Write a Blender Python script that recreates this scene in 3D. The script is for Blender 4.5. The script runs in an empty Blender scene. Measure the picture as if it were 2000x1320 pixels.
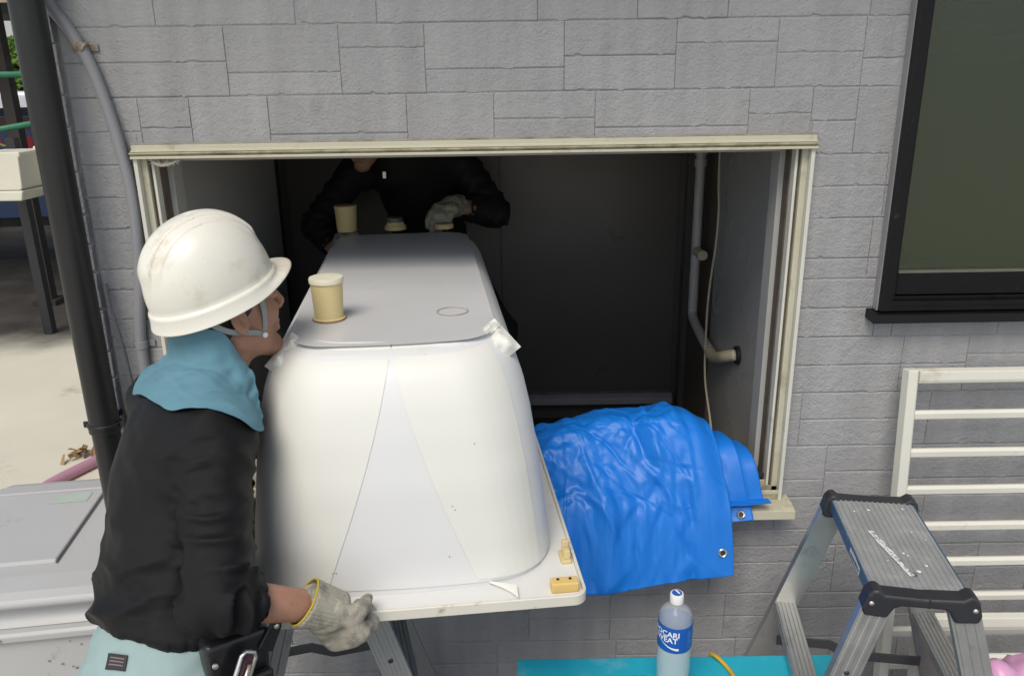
import bpy, bmesh, math, random
import numpy as np
from mathutils import Vector, Matrix, Euler
from mathutils.bvhtree import BVHTree

sc = bpy.context.scene
COL = sc.collection
R = math.radians

# ------------------------------------------------------------------ camera
cam_d = bpy.data.cameras.new('camera')
cam = bpy.data.objects.new('camera', cam_d)
COL.objects.link(cam)
cam_d.sensor_width = 36.0
cam_d.lens = 36.0 * 1570.0 / 2000.0
cam_d.clip_start = 0.05
cam_d.clip_end = 600.0
cam.matrix_world = Matrix.Translation((0, -2.06, 2.0)) @ Matrix.Rotation(R(72.0), 4, 'X') @ Matrix.Rotation(R(-0.9), 4, 'Z')
sc.camera = cam

# ------------------------------------------------------------------ sky, sun, exposure
SUN_EL, SUN_AZ = 54.0, 199.0            # azimuth clockwise from +Y (the wall normal points to -Y)
w = bpy.data.worlds.new('World'); sc.world = w; w.use_nodes = True
nt = w.node_tree; nt.nodes.clear()
wo = nt.nodes.new('ShaderNodeOutputWorld'); bg = nt.nodes.new('ShaderNodeBackground')
sky = nt.nodes.new('ShaderNodeTexSky'); sky.sky_type = 'NISHITA'; sky.sun_disc = False
sky.sun_elevation = R(SUN_EL); sky.sun_rotation = R(SUN_AZ)
sky.air_density = 1.0; sky.dust_density = 1.2; sky.ozone_density = 1.0
hs = nt.nodes.new('ShaderNodeHueSaturation'); hs.inputs['Saturation'].default_value = 0.62
nt.links.new(sky.outputs[0], hs.inputs['Color']); nt.links.new(hs.outputs[0], bg.inputs['Color'])
bg.inputs['Strength'].default_value = 0.12
nt.links.new(bg.outputs[0], wo.inputs['Surface'])
sd = bpy.data.lights.new('sun', 'SUN'); sd.energy = 1.8; sd.angle = R(32.0); sd.color = (1.0, 0.92, 0.80)
sun = bpy.data.objects.new('sun', sd); COL.objects.link(sun)
dirv = Vector((math.sin(R(SUN_AZ)) * math.cos(R(SUN_EL)), math.cos(R(SUN_AZ)) * math.cos(R(SUN_EL)), math.sin(R(SUN_EL))))
sun.rotation_euler = dirv.to_track_quat('Z', 'Y').to_euler()
sc.view_settings.view_transform = 'Standard'; sc.view_settings.look = 'None'
sc.view_settings.exposure = 0.45; sc.view_settings.gamma = 1.0; sc.view_settings.use_curve_mapping = False
sc.render.engine = 'CYCLES'
sc.cycles.use_denoising = True
sc.cycles.max_bounces = 8; sc.cycles.diffuse_bounces = 5; sc.cycles.transmission_bounces = 8; sc.cycles.transparent_max_bounces = 8
sc.cycles.caustics_reflective = False; sc.cycles.caustics_refractive = False
sc.cycles.sample_clamp_indirect = 6.0

# ------------------------------------------------------------------ object helpers
def tag(o, label=None, cat=None, group=None, kind=None):
    if label: o['label'] = label
    if cat: o['category'] = cat
    if group: o['group'] = group
    if kind: o['kind'] = kind
    return o

def empty(name, loc=(0, 0, 0), rz=0.0):
    o = bpy.data.objects.new(name, None); COL.objects.link(o)
    o.location = loc; o.rotation_euler = (0, 0, rz); o.empty_display_size = 0.05
    return o

def link_mesh(name, me, m, parent=None, smooth=False, loc=None, rot=None):
    if m is not None and not me.materials: me.materials.append(m)
    o = bpy.data.objects.new(name, me); COL.objects.link(o)
    if smooth: me.shade_smooth()
    if parent is not None: o.parent = parent
    if loc is not None: o.location = loc
    if rot is not None: o.rotation_euler = rot
    return o

def obj(name, vf, m, parent=None, smooth=False, bevel=0.0, seg=2, auto=None, loc=None, rot=None):
    me = bpy.data.meshes.new(name)
    v, f = vf
    me.from_pydata([tuple(map(float, p)) for p in v], [], [tuple(int(i) for i in q) for q in f])
    me.update()
    o = link_mesh(name, me, m, parent, smooth, loc, rot)
    if auto is not None:
        me.shade_smooth()
        me.set_sharp_from_angle(angle=R(auto))
    if bevel:
        b = o.modifiers.new('bevel', 'BEVEL'); b.width = bevel; b.segments = seg; b.limit_method = 'ANGLE'; b.angle_limit = R(40)
        b.harden_normals = False
    return o

def merge(*vfs):
    V, Fc = [], []
    for v, f in vfs:
        n = len(V); V += [tuple(p) for p in v]; Fc += [tuple(i + n for i in q) for q in f]
    return V, Fc

def box(x0, x1, y0, y1, z0, z1):
    v = [(x0, y0, z0), (x1, y0, z0), (x1, y1, z0), (x0, y1, z0), (x0, y0, z1), (x1, y0, z1), (x1, y1, z1), (x0, y1, z1)]
    f = [(0, 3, 2, 1), (4, 5, 6, 7), (0, 1, 5, 4), (1, 2, 6, 5), (2, 3, 7, 6), (3, 0, 4, 7)]
    return v, f

def xf(vf, M):
    M = Matrix(M) if not isinstance(M, Matrix) else M
    return [tuple(M @ Vector(p)) for p in vf[0]], vf[1]

def catmull(pts, n=8):
    P = [Vector(p) for p in pts]; P = [2 * P[0] - P[1]] + P + [2 * P[-1] - P[-2]]
    out = []
    for i in range(1, len(P) - 2):
        a, b, c, d = P[i - 1], P[i], P[i + 1], P[i + 2]
        for k in range(n):
            t = k / n
            out.append(0.5 * ((2 * b) + (c - a) * t + (2 * a - 5 * b + 4 * c - d) * t * t + (3 * b - a - 3 * c + d) * t ** 3))
    out.append(P[-2]); return out

def sweep(path, prof, up=(0, 0, 1), closed=False, caps=True, scale=None):
    """prof: list of (a,b) in the frame (side, up) carried along the path"""
    P = [Vector(p) for p in path]; n = len(P); k = len(prof); V = []; Fc = []
    up = Vector(up); prev = None
    for i, p in enumerate(P):
        if closed: t = (P[(i + 1) % n] - P[i - 1])
        else: t = (P[min(i + 1, n - 1)] - P[max(i - 1, 0)])
        t.normalize()
        if prev is None:
            s = t.cross(up)
            if s.length < 1e-4: s = t.cross(Vector((1, 0, 0)))
            s.normalize()
        else:
            s = prev - t * prev.dot(t)
            s.normalize()
        u = s.cross(t); prev = s
        sc_ = 1.0 if scale is None else scale[i]
        for a, b in prof: V.append(tuple(p + s * a * sc_ + u * b * sc_))
    m = n if closed else n - 1
    for i in range(m):
        j = (i + 1) % n
        for q in range(k):
            r = (q + 1) % k
            Fc.append((i * k + q, i * k + r, j * k + r, j * k + q))
    if caps and not closed:
        Fc.append(tuple(range(k - 1, -1, -1))); Fc.append(tuple((n - 1) * k + q for q in range(k)))
    return V, Fc

def circ(r, n=12, ry=None):
    return [(r * math.cos(2 * math.pi * i / n), (ry or r) * math.sin(2 * math.pi * i / n)) for i in range(n)]

def tube(path, r, n=12, scale=None, closed=False): return sweep(path, circ(r, n), scale=scale, closed=closed)

def lathe(prof, n=24, M=None, cap0=True, cap1=True):
    V = []; Fc = []
    for r, z in prof:
        for i in range(n):
            a = 2 * math.pi * i / n; V.append((r * math.cos(a), r * math.sin(a), z))
    for j in range(len(prof) - 1):
        for i in range(n):
            k = (i + 1) % n; Fc.append((j * n + i, j * n + k, (j + 1) * n + k, (j + 1) * n + i))
    if cap0: Fc.append(tuple(range(n - 1, -1, -1)))
    if cap1: Fc.append(tuple((len(prof) - 1) * n + i for i in range(n)))
    return xf((V, Fc), M) if M is not None else (V, Fc)

def prism(poly, axis, a0, a1):
    """poly of 2-D points extruded along axis: 'x' -> poly is (y,z); 'y' -> (x,z); 'z' -> (x,y)"""
    def pt(p, a): return {'x': (a, p[0], p[1]), 'y': (p[0], a, p[1]), 'z': (p[0], p[1], a)}[axis]
    n = len(poly); V = [pt(p, a0) for p in poly] + [pt(p, a1) for p in poly]
    Fc = [tuple(range(n)), tuple(range(2 * n - 1, n - 1, -1))] + [(i, n + i, n + (i + 1) % n, (i + 1) % n) for i in range(n)]
    return fixn(V, Fc)

def fixn(V, Fc):
    me = bpy.data.meshes.new('t'); me.from_pydata([tuple(map(float, p)) for p in V], [], Fc)
    bm = bmesh.new(); bm.from_mesh(me); bmesh.ops.recalc_face_normals(bm, faces=bm.faces)
    V = [tuple(v.co) for v in bm.verts]; bm.verts.index_update(); Fc = [tuple(v.index for v in f.verts) for f in bm.faces]
    bm.free(); bpy.data.meshes.remove(me); return V, Fc

def grid(fn, nu, nv):
    V = [fn(i / nu, j / nv) for j in range(nv + 1) for i in range(nu + 1)]
    Fc = [(j * (nu + 1) + i, j * (nu + 1) + i + 1, (j + 1) * (nu + 1) + i + 1, (j + 1) * (nu + 1) + i) for j in range(nv) for i in range(nu)]
    return V, Fc

def solidify(o, t, offset=0.0):
    m = o.modifiers.new('solid', 'SOLIDIFY'); m.thickness = t; m.offset = offset; return o

def smoothstep(a, b, x):
    t = np.clip((np.asarray(x, dtype=float) - a) / (b - a), 0, 1); return t * t * (3 - 2 * t)

def text_mesh(s, size, bold=0.0, align='LEFT'):
    cu = bpy.data.curves.new('t', 'FONT'); cu.body = s; cu.size = size; cu.offset = bold; cu.resolution_u = 3; cu.align_x = align
    o = bpy.data.objects.new('t', cu); COL.objects.link(o)
    dg = bpy.context.evaluated_depsgraph_get(); dg.update()
    me = bpy.data.meshes.new_from_object(o.evaluated_get(dg))
    V = [tuple(v.co) for v in me.vertices]; Fc = [tuple(p.vertices) for p in me.polygons]
    bpy.data.objects.remove(o); bpy.data.curves.remove(cu); bpy.data.meshes.remove(me)
    return V, Fc

# numpy gradient noise, about -1..1
_rs = np.random.RandomState(7); _perm = _rs.permutation(256); _perm = np.concatenate([_perm, _perm, _perm])
_g = _rs.normal(size=(256, 3)); _g /= np.linalg.norm(_g, axis=1)[:, None]
def pnoise(Pt):
    Pt = np.asarray(Pt, dtype=float); i = np.floor(Pt).astype(int); f = Pt - i; u = f * f * f * (f * (f * 6 - 15) + 10); i &= 255
    out = 0
    for dx in (0, 1):
        for dy in (0, 1):
            for dz in (0, 1):
                h = _perm[_perm[_perm[i[:, 0] + dx] + i[:, 1] + dy] + i[:, 2] + dz]
                d = (_g[h] * (f - np.array([dx, dy, dz]))).sum(1)
                out = out + d * np.where(dx, u[:, 0], 1 - u[:, 0]) * np.where(dy, u[:, 1], 1 - u[:, 1]) * np.where(dz, u[:, 2], 1 - u[:, 2])
    return out * 1.6

# ------------------------------------------------------------------ signed-distance bodies -> one continuous mesh (surface nets)
class Vol:
    def __init__(s, lo, hi, h):
        s.lo = np.array(lo, float); s.h = h
        s.n = np.ceil((np.array(hi, float) - s.lo) / h).astype(int) + 1
        s.F = np.full(s.n, 1.0, np.float32)
    def _sl(s, lo, hi):
        a = np.clip(np.floor((np.array(lo) - s.lo) / s.h).astype(int), 0, s.n)
        b = np.clip(np.ceil((np.array(hi) - s.lo) / s.h).astype(int) + 1, 0, s.n)
        sl = tuple(slice(i, j) for i, j in zip(a, b))
        ax = [(np.arange(i, j) * s.h + s.lo[k]).astype(np.float32) for k, (i, j) in enumerate(zip(a, b))]
        return sl, np.meshgrid(*ax, indexing='ij', sparse=True)
    def put(s, fn, lo, hi, k=0.02, cut=False):
        sl, (x, y, z) = s._sl(np.array(lo) - k - 2 * s.h, np.array(hi) + k + 2 * s.h)
        A = s.F[sl]
        if A.size == 0: return
        d = fn(x, y, z)
        if cut:
            d = -d; hh = np.clip(0.5 - 0.5 * (d - A) / k, 0, 1) if k > 0 else None
            hh = np.clip(0.5 + 0.5 * (d - A) / k, 0, 1)
            s.F[sl] = A * (1 - hh) + d * hh + k * hh * (1 - hh)
        else:
            hh = np.clip(0.5 + 0.5 * (d - A) / k, 0, 1)
            s.F[sl] = d * (1 - hh) + A * hh - k * hh * (1 - hh)
    def cone(s, a, b, ra, rb, k=0.02, cut=False):
        a = np.array(a, float); b = np.array(b, float); ba = b - a; L = max(ba @ ba, 1e-9); m = max(ra, rb)
        def fn(x, y, z):
            px, py, pz = x - a[0], y - a[1], z - a[2]
            t = np.clip((px * ba[0] + py * ba[1] + pz * ba[2]) / L, 0, 1)
            return np.sqrt((px - t * ba[0]) ** 2 + (py - t * ba[1]) ** 2 + (pz - t * ba[2]) ** 2) - (ra + (rb - ra) * t)
        s.put(fn, np.minimum(a, b) - m, np.maximum(a, b) + m, k, cut)
    def ell(s, c, r, k=0.02, Rm=None, cut=False):
        c = np.array(c, float); r = np.array(r, float); m = r.max()
        Rm = np.eye(3) if Rm is None else np.array(Rm, float)          # rows = local axes
        def fn(x, y, z):
            p = (x - c[0], y - c[1], z - c[2])
            q = [p[0] * Rm[i, 0] + p[1] * Rm[i, 1] + p[2] * Rm[i, 2] for i in range(3)]
            k0 = np.sqrt(sum((q[i] / r[i]) ** 2 for i in range(3))); k1 = np.sqrt(sum((q[i] / r[i] ** 2) ** 2 for i in range(3))) + 1e-9
            return k0 * (k0 - 1) / k1
        s.put(fn, c - m, c + m, k, cut)
    def half(s, p, n, k=0.004):                                        # cut away everything on the side n points to
        p = np.array(p, float); n = np.array(n, float); n /= np.linalg.norm(n)
        x, y, z = s._sl(s.lo, s.lo + s.n * s.h)[1]
        d = (x - p[0]) * n[0] + (y - p[1]) * n[1] + (z - p[2]) * n[2]
        s.F = np.maximum(s.F, d.astype(np.float32))
    def mesh(s):
        F = s.F; S = F < 0; n = F.shape
        c = np.zeros([k - 1 for k in n], np.int8)
        for dx in (0, 1):
            for dy in (0, 1):
                for dz in (0, 1): c += S[dx:n[0] - 1 + dx, dy:n[1] - 1 + dy, dz:n[2] - 1 + dz]
        I, J, K = np.nonzero((c > 0) & (c < 8))
        idx = -np.ones(c.shape, np.int64); idx[I, J, K] = np.arange(len(I))
        acc = np.zeros((len(I), 3)); cnt = np.zeros(len(I))
        for axis in range(3):
            o1, o2 = [q for q in range(3) if q != axis]
            for a in (0, 1):
                for b in (0, 1):
                    off = [0, 0, 0]; off[o1] = a; off[o2] = b; of2 = list(off); of2[axis] = 1
                    f0 = F[I + off[0], J + off[1], K + off[2]]; f1 = F[I + of2[0], J + of2[1], K + of2[2]]
                    m = (f0 < 0) != (f1 < 0)
                    t = np.where(m, f0 / np.where(m, f0 - f1, 1), 0)
                    p = np.zeros((len(I), 3)); p[:, o1] = a; p[:, o2] = b; p[:, axis] = t
                    acc += p * m[:, None]; cnt += m
        V = (np.stack([I, J, K], 1) + acc / cnt[:, None]) * s.h + s.lo
        faces = []
        for axis in range(3):
            o1, o2 = [(1, 2), (2, 0), (0, 1)][axis]
            sl0 = [slice(None)] * 3; sl1 = [slice(None)] * 3; sl0[axis] = slice(0, -1); sl1[axis] = slice(1, None)
            A = S[tuple(sl0)]; B = S[tuple(sl1)]
            for flip, m in ((False, A & ~B), (True, ~A & B)):
                e = np.stack(np.nonzero(m), 1); e = e[(e[:, o1] > 0) & (e[:, o2] > 0) & (e[:, o1] < n[o1] - 1) & (e[:, o2] < n[o2] - 1)]
                if not len(e): continue
                q = []
                for a, b in ((1, 1), (0, 1), (0, 0), (1, 0)):
                    g = e.copy(); g[:, o1] -= a; g[:, o2] -= b; q.append(idx[g[:, 0], g[:, 1], g[:, 2]])
                q = np.stack(q, 1); q = q[:, ::-1] if flip else q
                faces.append(q)
        return V, np.concatenate(faces)

def np_normals(V, Fq):
    nrm = np.cross(V[Fq[:, 2]] - V[Fq[:, 0]], V[Fq[:, 3]] - V[Fq[:, 1]]); N = np.zeros_like(V)
    for i in range(4): np.add.at(N, Fq[:, i], nrm)
    return N / (np.linalg.norm(N, axis=1)[:, None] + 1e-12)

def np_smooth(V, Fq, it=2, w_=0.5):
    for _ in range(it):
        A = np.zeros_like(V); c = np.zeros(len(V))
        for i in range(4):
            for j in (1, 3):
                np.add.at(A, Fq[:, i], V[Fq[:, (i + j) % 4]]); np.add.at(c, Fq[:, i], 1)
        V = V * (1 - w_) + w_ * A / np.maximum(c, 1)[:, None]
    return V

# ------------------------------------------------------------------ materials
MATS = {}
def mat(name, col, rough=0.5, metal=0.0, var=0.08, vscale=6.0, bump=0.0, bscale=60.0, bump2=0.0, bscale2=12.0, spec=0.5, coat=0.0,
        dirt=None, dirt_amt=0.0, dscale=5.0, rvar=0.1, trans=0.0, ior=1.45, sheen=0.0, stretch=None, island=0.0, sss=0.0, alpha=None, bd1=0.0015, bd2=0.004):
    if name in MATS: return MATS[name]
    m = bpy.data.materials.new(name); m.use_nodes = True; nt = m.node_tree; N = nt.nodes; L = nt.links
    b = N['Principled BSDF']; tc = N.new('ShaderNodeTexCoord'); src = tc.outputs['Object']
    if stretch:
        mp = N.new('ShaderNodeMapping'); mp.inputs['Scale'].default_value = stretch; L.new(src, mp.inputs['Vector']); src = mp.outputs[0]
    def noise(scale, detail=5, rough_=0.6):
        t = N.new('ShaderNodeTexNoise'); t.inputs['Scale'].default_value = scale; t.inputs['Detail'].default_value = detail
        t.inputs['Roughness'].default_value = rough_; L.new(src, t.inputs['Vector']); return t
    c = tuple(col) + (1.0,)
    n1 = noise(vscale)
    mx = N.new('ShaderNodeMix'); mx.data_type = 'RGBA'; L.new(n1.outputs['Fac'], mx.inputs[0])
    mx.inputs[6].default_value = tuple(max(0, x * (1 - var * 1.6)) for x in col) + (1,)
    mx.inputs[7].default_value = tuple(min(1, x * (1 + var * 1.6)) for x in col) + (1,)
    cur = mx.outputs[2]
    if island:
        oi = N.new('ShaderNodeObjectInfo'); mr = N.new('ShaderNodeMapRange'); L.new(oi.outputs['Random'], mr.inputs[0])
        mr.inputs[3].default_value = 1 - island; mr.inputs[4].default_value = 1 + island
        mm = N.new('ShaderNodeMix'); mm.data_type = 'RGBA'; mm.blend_type = 'MULTIPLY'; mm.inputs[0].default_value = 1.0
        L.new(cur, mm.inputs[6]); L.new(mr.outputs[0], mm.inputs[7]); cur = mm.outputs[2]
    if dirt is not None:
        n3 = noise(dscale, 8, 0.7); cr = N.new('ShaderNodeValToRGB'); L.new(n3.outputs['Fac'], cr.inputs[0])
        cr.color_ramp.elements[0].position = 0.62 - dirt_amt * 0.35; cr.color_ramp.elements[1].position = 0.80 - dirt_amt * 0.2
        m3 = N.new('ShaderNodeMix'); m3.data_type = 'RGBA'; L.new(cr.outputs[0], m3.inputs[0]); L.new(cur, m3.inputs[6])
        m3.inputs[7].default_value = tuple(dirt) + (1,); cur = m3.outputs[2]
    L.new(cur, b.inputs['Base Color'])
    mr = N.new('ShaderNodeMapRange'); L.new(n1.outputs['Fac'], mr.inputs[0])
    mr.inputs[1].default_value = 0.3; mr.inputs[2].default_value = 0.7
    mr.inputs[3].default_value = max(0, rough - rvar); mr.inputs[4].default_value = min(1, rough + rvar); L.new(mr.outputs[0], b.inputs['Roughness'])
    b.inputs['Metallic'].default_value = metal; b.inputs['Specular IOR Level'].default_value = spec
    b.inputs['Coat Weight'].default_value = coat; b.inputs['Transmission Weight'].default_value = trans; b.inputs['IOR'].default_value = ior
    b.inputs['Sheen Weight'].default_value = sheen
    if sss: b.inputs['Subsurface Weight'].default_value = sss; b.inputs['Subsurface Radius'].default_value = (0.02, 0.015, 0.01); b.inputs['Subsurface Scale'].default_value = 0.5
    if alpha is not None: b.inputs['Alpha'].default_value = alpha
    last = None
    for st, scl, dist in ((bump2, bscale2, bd2), (bump, bscale, bd1)):
        if st:
            nn = noise(scl, 6, 0.65); bp = N.new('ShaderNodeBump'); bp.inputs['Strength'].default_value = st; bp.inputs['Distance'].default_value = dist
            L.new(nn.outputs['Fac'], bp.inputs['Height'])
            if last: L.new(last, bp.inputs['Normal'])
            last = bp.outputs[0]
    if last: L.new(last, b.inputs['Normal'])
    MATS[name] = m; m['bump_out'] = ''
    return m

def add_wave(m, scale, strength, dist=0.001, direction='X', typ='BANDS', rot=(0, 0, 0), distort=0.0):
    nt = m.node_tree; N = nt.nodes; L = nt.links; b = N['Principled BSDF']
    tc = N.new('ShaderNodeTexCoord'); mp = N.new('ShaderNodeMapping'); mp.inputs['Rotation'].default_value = rot
    wv = N.new('ShaderNodeTexWave'); wv.inputs['Scale'].default_value = scale; wv.bands_direction = direction; wv.inputs['Distortion'].default_value = distort
    L.new(tc.outputs['Object'], mp.inputs[0]); L.new(mp.outputs[0], wv.inputs['Vector'])
    bp = N.new('ShaderNodeBump'); bp.inputs['Strength'].default_value = strength; bp.inputs['Distance'].default_value = dist
    L.new(wv.outputs['Fac'], bp.inputs['Height'])
    if b.inputs['Normal'].links: L.new(b.inputs['Normal'].links[0].from_socket, bp.inputs['Normal'])
    L.new(bp.outputs[0], b.inputs['Normal']); return m

M_wall = mat('painted_siding', (0.338, 0.334, 0.336), 0.5, var=0.06, vscale=3, bump=0.8, bscale=150, bump2=0.55, bscale2=38, dirt=(0.25, 0.245, 0.24), dirt_amt=0.08, dscale=9, island=0.045, bd1=0.004, bd2=0.010)
_n = M_wall.node_tree; _b = _n.nodes['Principled BSDF']; _c0 = _b.inputs['Base Color'].links[0].from_socket
_tc = _n.nodes.new('ShaderNodeTexCoord'); _mp = _n.nodes.new('ShaderNodeMapping'); _mp.inputs['Scale'].default_value = (7.0, 1.0, 0.7); _n.links.new(_tc.outputs['Object'], _mp.inputs[0])
_t = _n.nodes.new('ShaderNodeTexNoise'); _t.inputs['Scale'].default_value = 2.2; _t.inputs['Detail'].default_value = 6; _n.links.new(_mp.outputs[0], _t.inputs['Vector'])
_r = _n.nodes.new('ShaderNodeMapRange'); _r.inputs[1].default_value = 0.35; _r.inputs[2].default_value = 0.7; _r.inputs[3].default_value = 1.05; _r.inputs[4].default_value = 0.88; _n.links.new(_t.outputs['Fac'], _r.inputs[0])
_m = _n.nodes.new('ShaderNodeMix'); _m.data_type = 'RGBA'; _m.blend_type = 'MULTIPLY'; _m.inputs[0].default_value = 1.0; _n.links.new(_c0, _m.inputs[6]); _n.links.new(_r.outputs[0], _m.inputs[7]); _n.links.new(_m.outputs[2], _b.inputs['Base Color'])
M_quoin = mat('painted_quoin', (0.36, 0.355, 0.365), 0.32, var=0.06, vscale=4, bump=0.9, bscale=70, bump2=1.0, bscale2=26, island=0.05, bd1=0.004, bd2=0.014)
M_cream = mat('cream_frame', (0.50, 0.475, 0.36), 0.5, var=0.08, vscale=5, dirt=(0.24, 0.20, 0.12), dirt_amt=0.22, dscale=9, bump=0.1)
M_creamdirty = mat('cream_frame_grimy', (0.40, 0.37, 0.26), 0.6, var=0.12, vscale=8, dirt=(0.10, 0.075, 0.04), dirt_amt=0.55, dscale=14, bump=0.2)
M_groove = mat('grimy_seal', (0.10, 0.08, 0.06), 0.8, var=0.4, vscale=30)
M_reveal = mat('reveal_board', (0.38, 0.375, 0.35), 0.45, var=0.04, dirt=(0.3, 0.27, 0.2), dirt_amt=0.05)
M_black = mat('black_aluminium', (0.007, 0.007, 0.008), 0.40, spec=0.25, var=0.15, vscale=12, dirt=(0.05, 0.047, 0.045), dirt_amt=0.05, dscale=25)
M_pipeblk = mat('black_drainpipe', (0.013, 0.013, 0.014), 0.36, var=0.15, vscale=3, dirt=(0.06, 0.06, 0.06), dirt_amt=0.1, dscale=4, bump=0.05, bscale=30)
M_conduit = mat('grey_conduit', (0.24, 0.24, 0.255), 0.5, var=0.05, dirt=(0.15, 0.15, 0.15), dirt_amt=0.06, dscale=12)
M_rust = mat('rusty_strap', (0.30, 0.27, 0.23), 0.6, metal=0.3, var=0.2, vscale=40, dirt=(0.16, 0.06, 0.02), dirt_amt=0.45, dscale=45)
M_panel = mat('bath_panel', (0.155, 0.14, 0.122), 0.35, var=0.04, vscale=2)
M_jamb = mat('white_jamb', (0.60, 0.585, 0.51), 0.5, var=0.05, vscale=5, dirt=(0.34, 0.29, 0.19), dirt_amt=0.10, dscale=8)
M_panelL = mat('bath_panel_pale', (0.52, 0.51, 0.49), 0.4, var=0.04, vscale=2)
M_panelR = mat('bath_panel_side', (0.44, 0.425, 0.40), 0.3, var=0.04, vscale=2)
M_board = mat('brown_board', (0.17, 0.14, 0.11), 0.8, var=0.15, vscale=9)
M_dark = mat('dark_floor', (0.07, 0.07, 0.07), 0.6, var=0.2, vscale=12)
M_pvc = mat('pvc_pipe', (0.55, 0.54, 0.50), 0.45, var=0.05, dirt=(0.3, 0.27, 0.2), dirt_amt=0.1, dscale=15)
M_pvcy = mat('pvc_fitting', (0.62, 0.56, 0.38), 0.45, var=0.06)
M_cord = mat('cream_cord', (0.55, 0.50, 0.36), 0.6, var=0.05)
M_rubber = mat('black_rubber', (0.02, 0.02, 0.02), 0.6, var=0.2)
# ================================================================== GROUND
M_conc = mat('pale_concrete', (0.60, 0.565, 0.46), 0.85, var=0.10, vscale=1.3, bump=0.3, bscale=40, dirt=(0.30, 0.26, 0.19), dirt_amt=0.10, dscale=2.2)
M_asph = mat('dark_asphalt', (0.075, 0.07, 0.065), 0.9, var=0.2, vscale=2.0, bump=0.6, bscale=90, dirt=(0.14, 0.12, 0.10), dirt_amt=0.2, dscale=1.5)
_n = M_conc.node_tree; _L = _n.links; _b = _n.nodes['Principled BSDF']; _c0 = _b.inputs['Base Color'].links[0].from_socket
_gg = _n.nodes.new('ShaderNodeNewGeometry'); _s = _n.nodes.new('ShaderNodeSeparateXYZ'); _L.new(_gg.outputs['Position'], _s.inputs[0])   # carport shade and its soft edge painted into the ground as asphalt tone
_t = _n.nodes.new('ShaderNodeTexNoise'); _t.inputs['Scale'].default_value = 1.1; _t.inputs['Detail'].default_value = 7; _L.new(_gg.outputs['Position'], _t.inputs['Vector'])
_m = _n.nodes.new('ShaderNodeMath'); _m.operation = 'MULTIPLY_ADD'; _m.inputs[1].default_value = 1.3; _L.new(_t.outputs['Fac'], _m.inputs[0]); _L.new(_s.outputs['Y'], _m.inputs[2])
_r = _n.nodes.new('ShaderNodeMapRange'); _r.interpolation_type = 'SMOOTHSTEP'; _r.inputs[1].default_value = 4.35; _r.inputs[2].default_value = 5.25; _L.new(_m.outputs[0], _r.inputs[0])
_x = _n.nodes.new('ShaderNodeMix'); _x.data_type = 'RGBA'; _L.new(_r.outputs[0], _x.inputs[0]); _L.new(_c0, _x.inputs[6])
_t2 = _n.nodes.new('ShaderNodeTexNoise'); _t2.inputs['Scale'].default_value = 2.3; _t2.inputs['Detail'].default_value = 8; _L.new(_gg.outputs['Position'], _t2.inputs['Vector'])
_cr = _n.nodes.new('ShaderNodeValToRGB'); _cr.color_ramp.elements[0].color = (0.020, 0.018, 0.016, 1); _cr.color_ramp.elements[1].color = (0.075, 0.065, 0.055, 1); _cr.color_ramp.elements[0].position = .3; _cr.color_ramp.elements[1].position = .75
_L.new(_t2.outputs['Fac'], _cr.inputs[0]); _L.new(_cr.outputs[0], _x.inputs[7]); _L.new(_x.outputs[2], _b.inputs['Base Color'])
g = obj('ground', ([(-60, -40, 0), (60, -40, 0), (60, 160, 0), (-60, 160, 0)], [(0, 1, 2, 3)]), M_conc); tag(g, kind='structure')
M_bounce_cut = mat('bounce_cut_ground', (0.115, 0.12, 0.125), 0.9, var=0.25, vscale=9, bump=0.6, bscale=70, dirt=(0.2, 0.19, 0.17), dirt_amt=0.15, dscale=14)
tag(obj('bounce_cut_sheet', ([(-1.05, -5.0, 0.004), (6.0, -5.0, 0.004), (6.0, 0.0, 0.004), (-1.05, 0.0, 0.004)], [(0, 1, 2, 3)]), M_bounce_cut), kind='structure')  # unseen dark ground, added to cut light bounced onto the lower wall

# ================================================================== HOUSE
house = tag(empty('house', (0, 0, 0)), 'grey stone-patterned house wall with an open bathroom window and black window', 'house')
BAY = (-0.918, 0.747, 0.835, 1.838)      # hole of the bathroom window
KIT = (0.985, 2.05, 1.405, 2.50)         # hole of the black window
ZT = 2.75
wall_parts = [box(-1.145, BAY[0], 0.0019, 0.11, -0.3, ZT), box(BAY[0], BAY[1], 0.0019, 0.11, -0.3, BAY[2]), box(BAY[0], BAY[1], 0.0019, 0.11, BAY[3], ZT),
              box(BAY[1], KIT[0], 0.0019, 0.11, -0.3, ZT), box(KIT[0], KIT[1], 0.0019, 0.11, -0.3, KIT[2]), box(KIT[0], KIT[1], 0.0019, 0.11, KIT[3], ZT),
              box(KIT[1], 3.2, 0.0019, 0.11, -0.3, ZT)]
wall = obj('wall', merge(*wall_parts), M_wall, house)
obj('side_wall', merge(box(-1.145, -1.06, 0.111, 4.0, -0.3, ZT), box(3.1, 3.2, 0.111, 4.0, -0.3, ZT), box(-1.06, 3.1, 3.9, 4.0, -0.3, ZT)), M_wall, house)
obj('roof_deck', box(-1.145, 3.2, 0.0, 4.0, ZT + 0.001, ZT + 0.12), M_dark, house)
obj('upper_wall', box(-1.145, 3.2, 0.0, 0.11, ZT + 0.121, 3.05), M_wall, house)
obj('unseen_shade_eaves', box(-1.60, 3.6, -0.66, 4.2, 3.051, 3.16), M_reveal, house, bevel=0.01)  # eaves out of view, overhang sized to darken the upper wall

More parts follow.
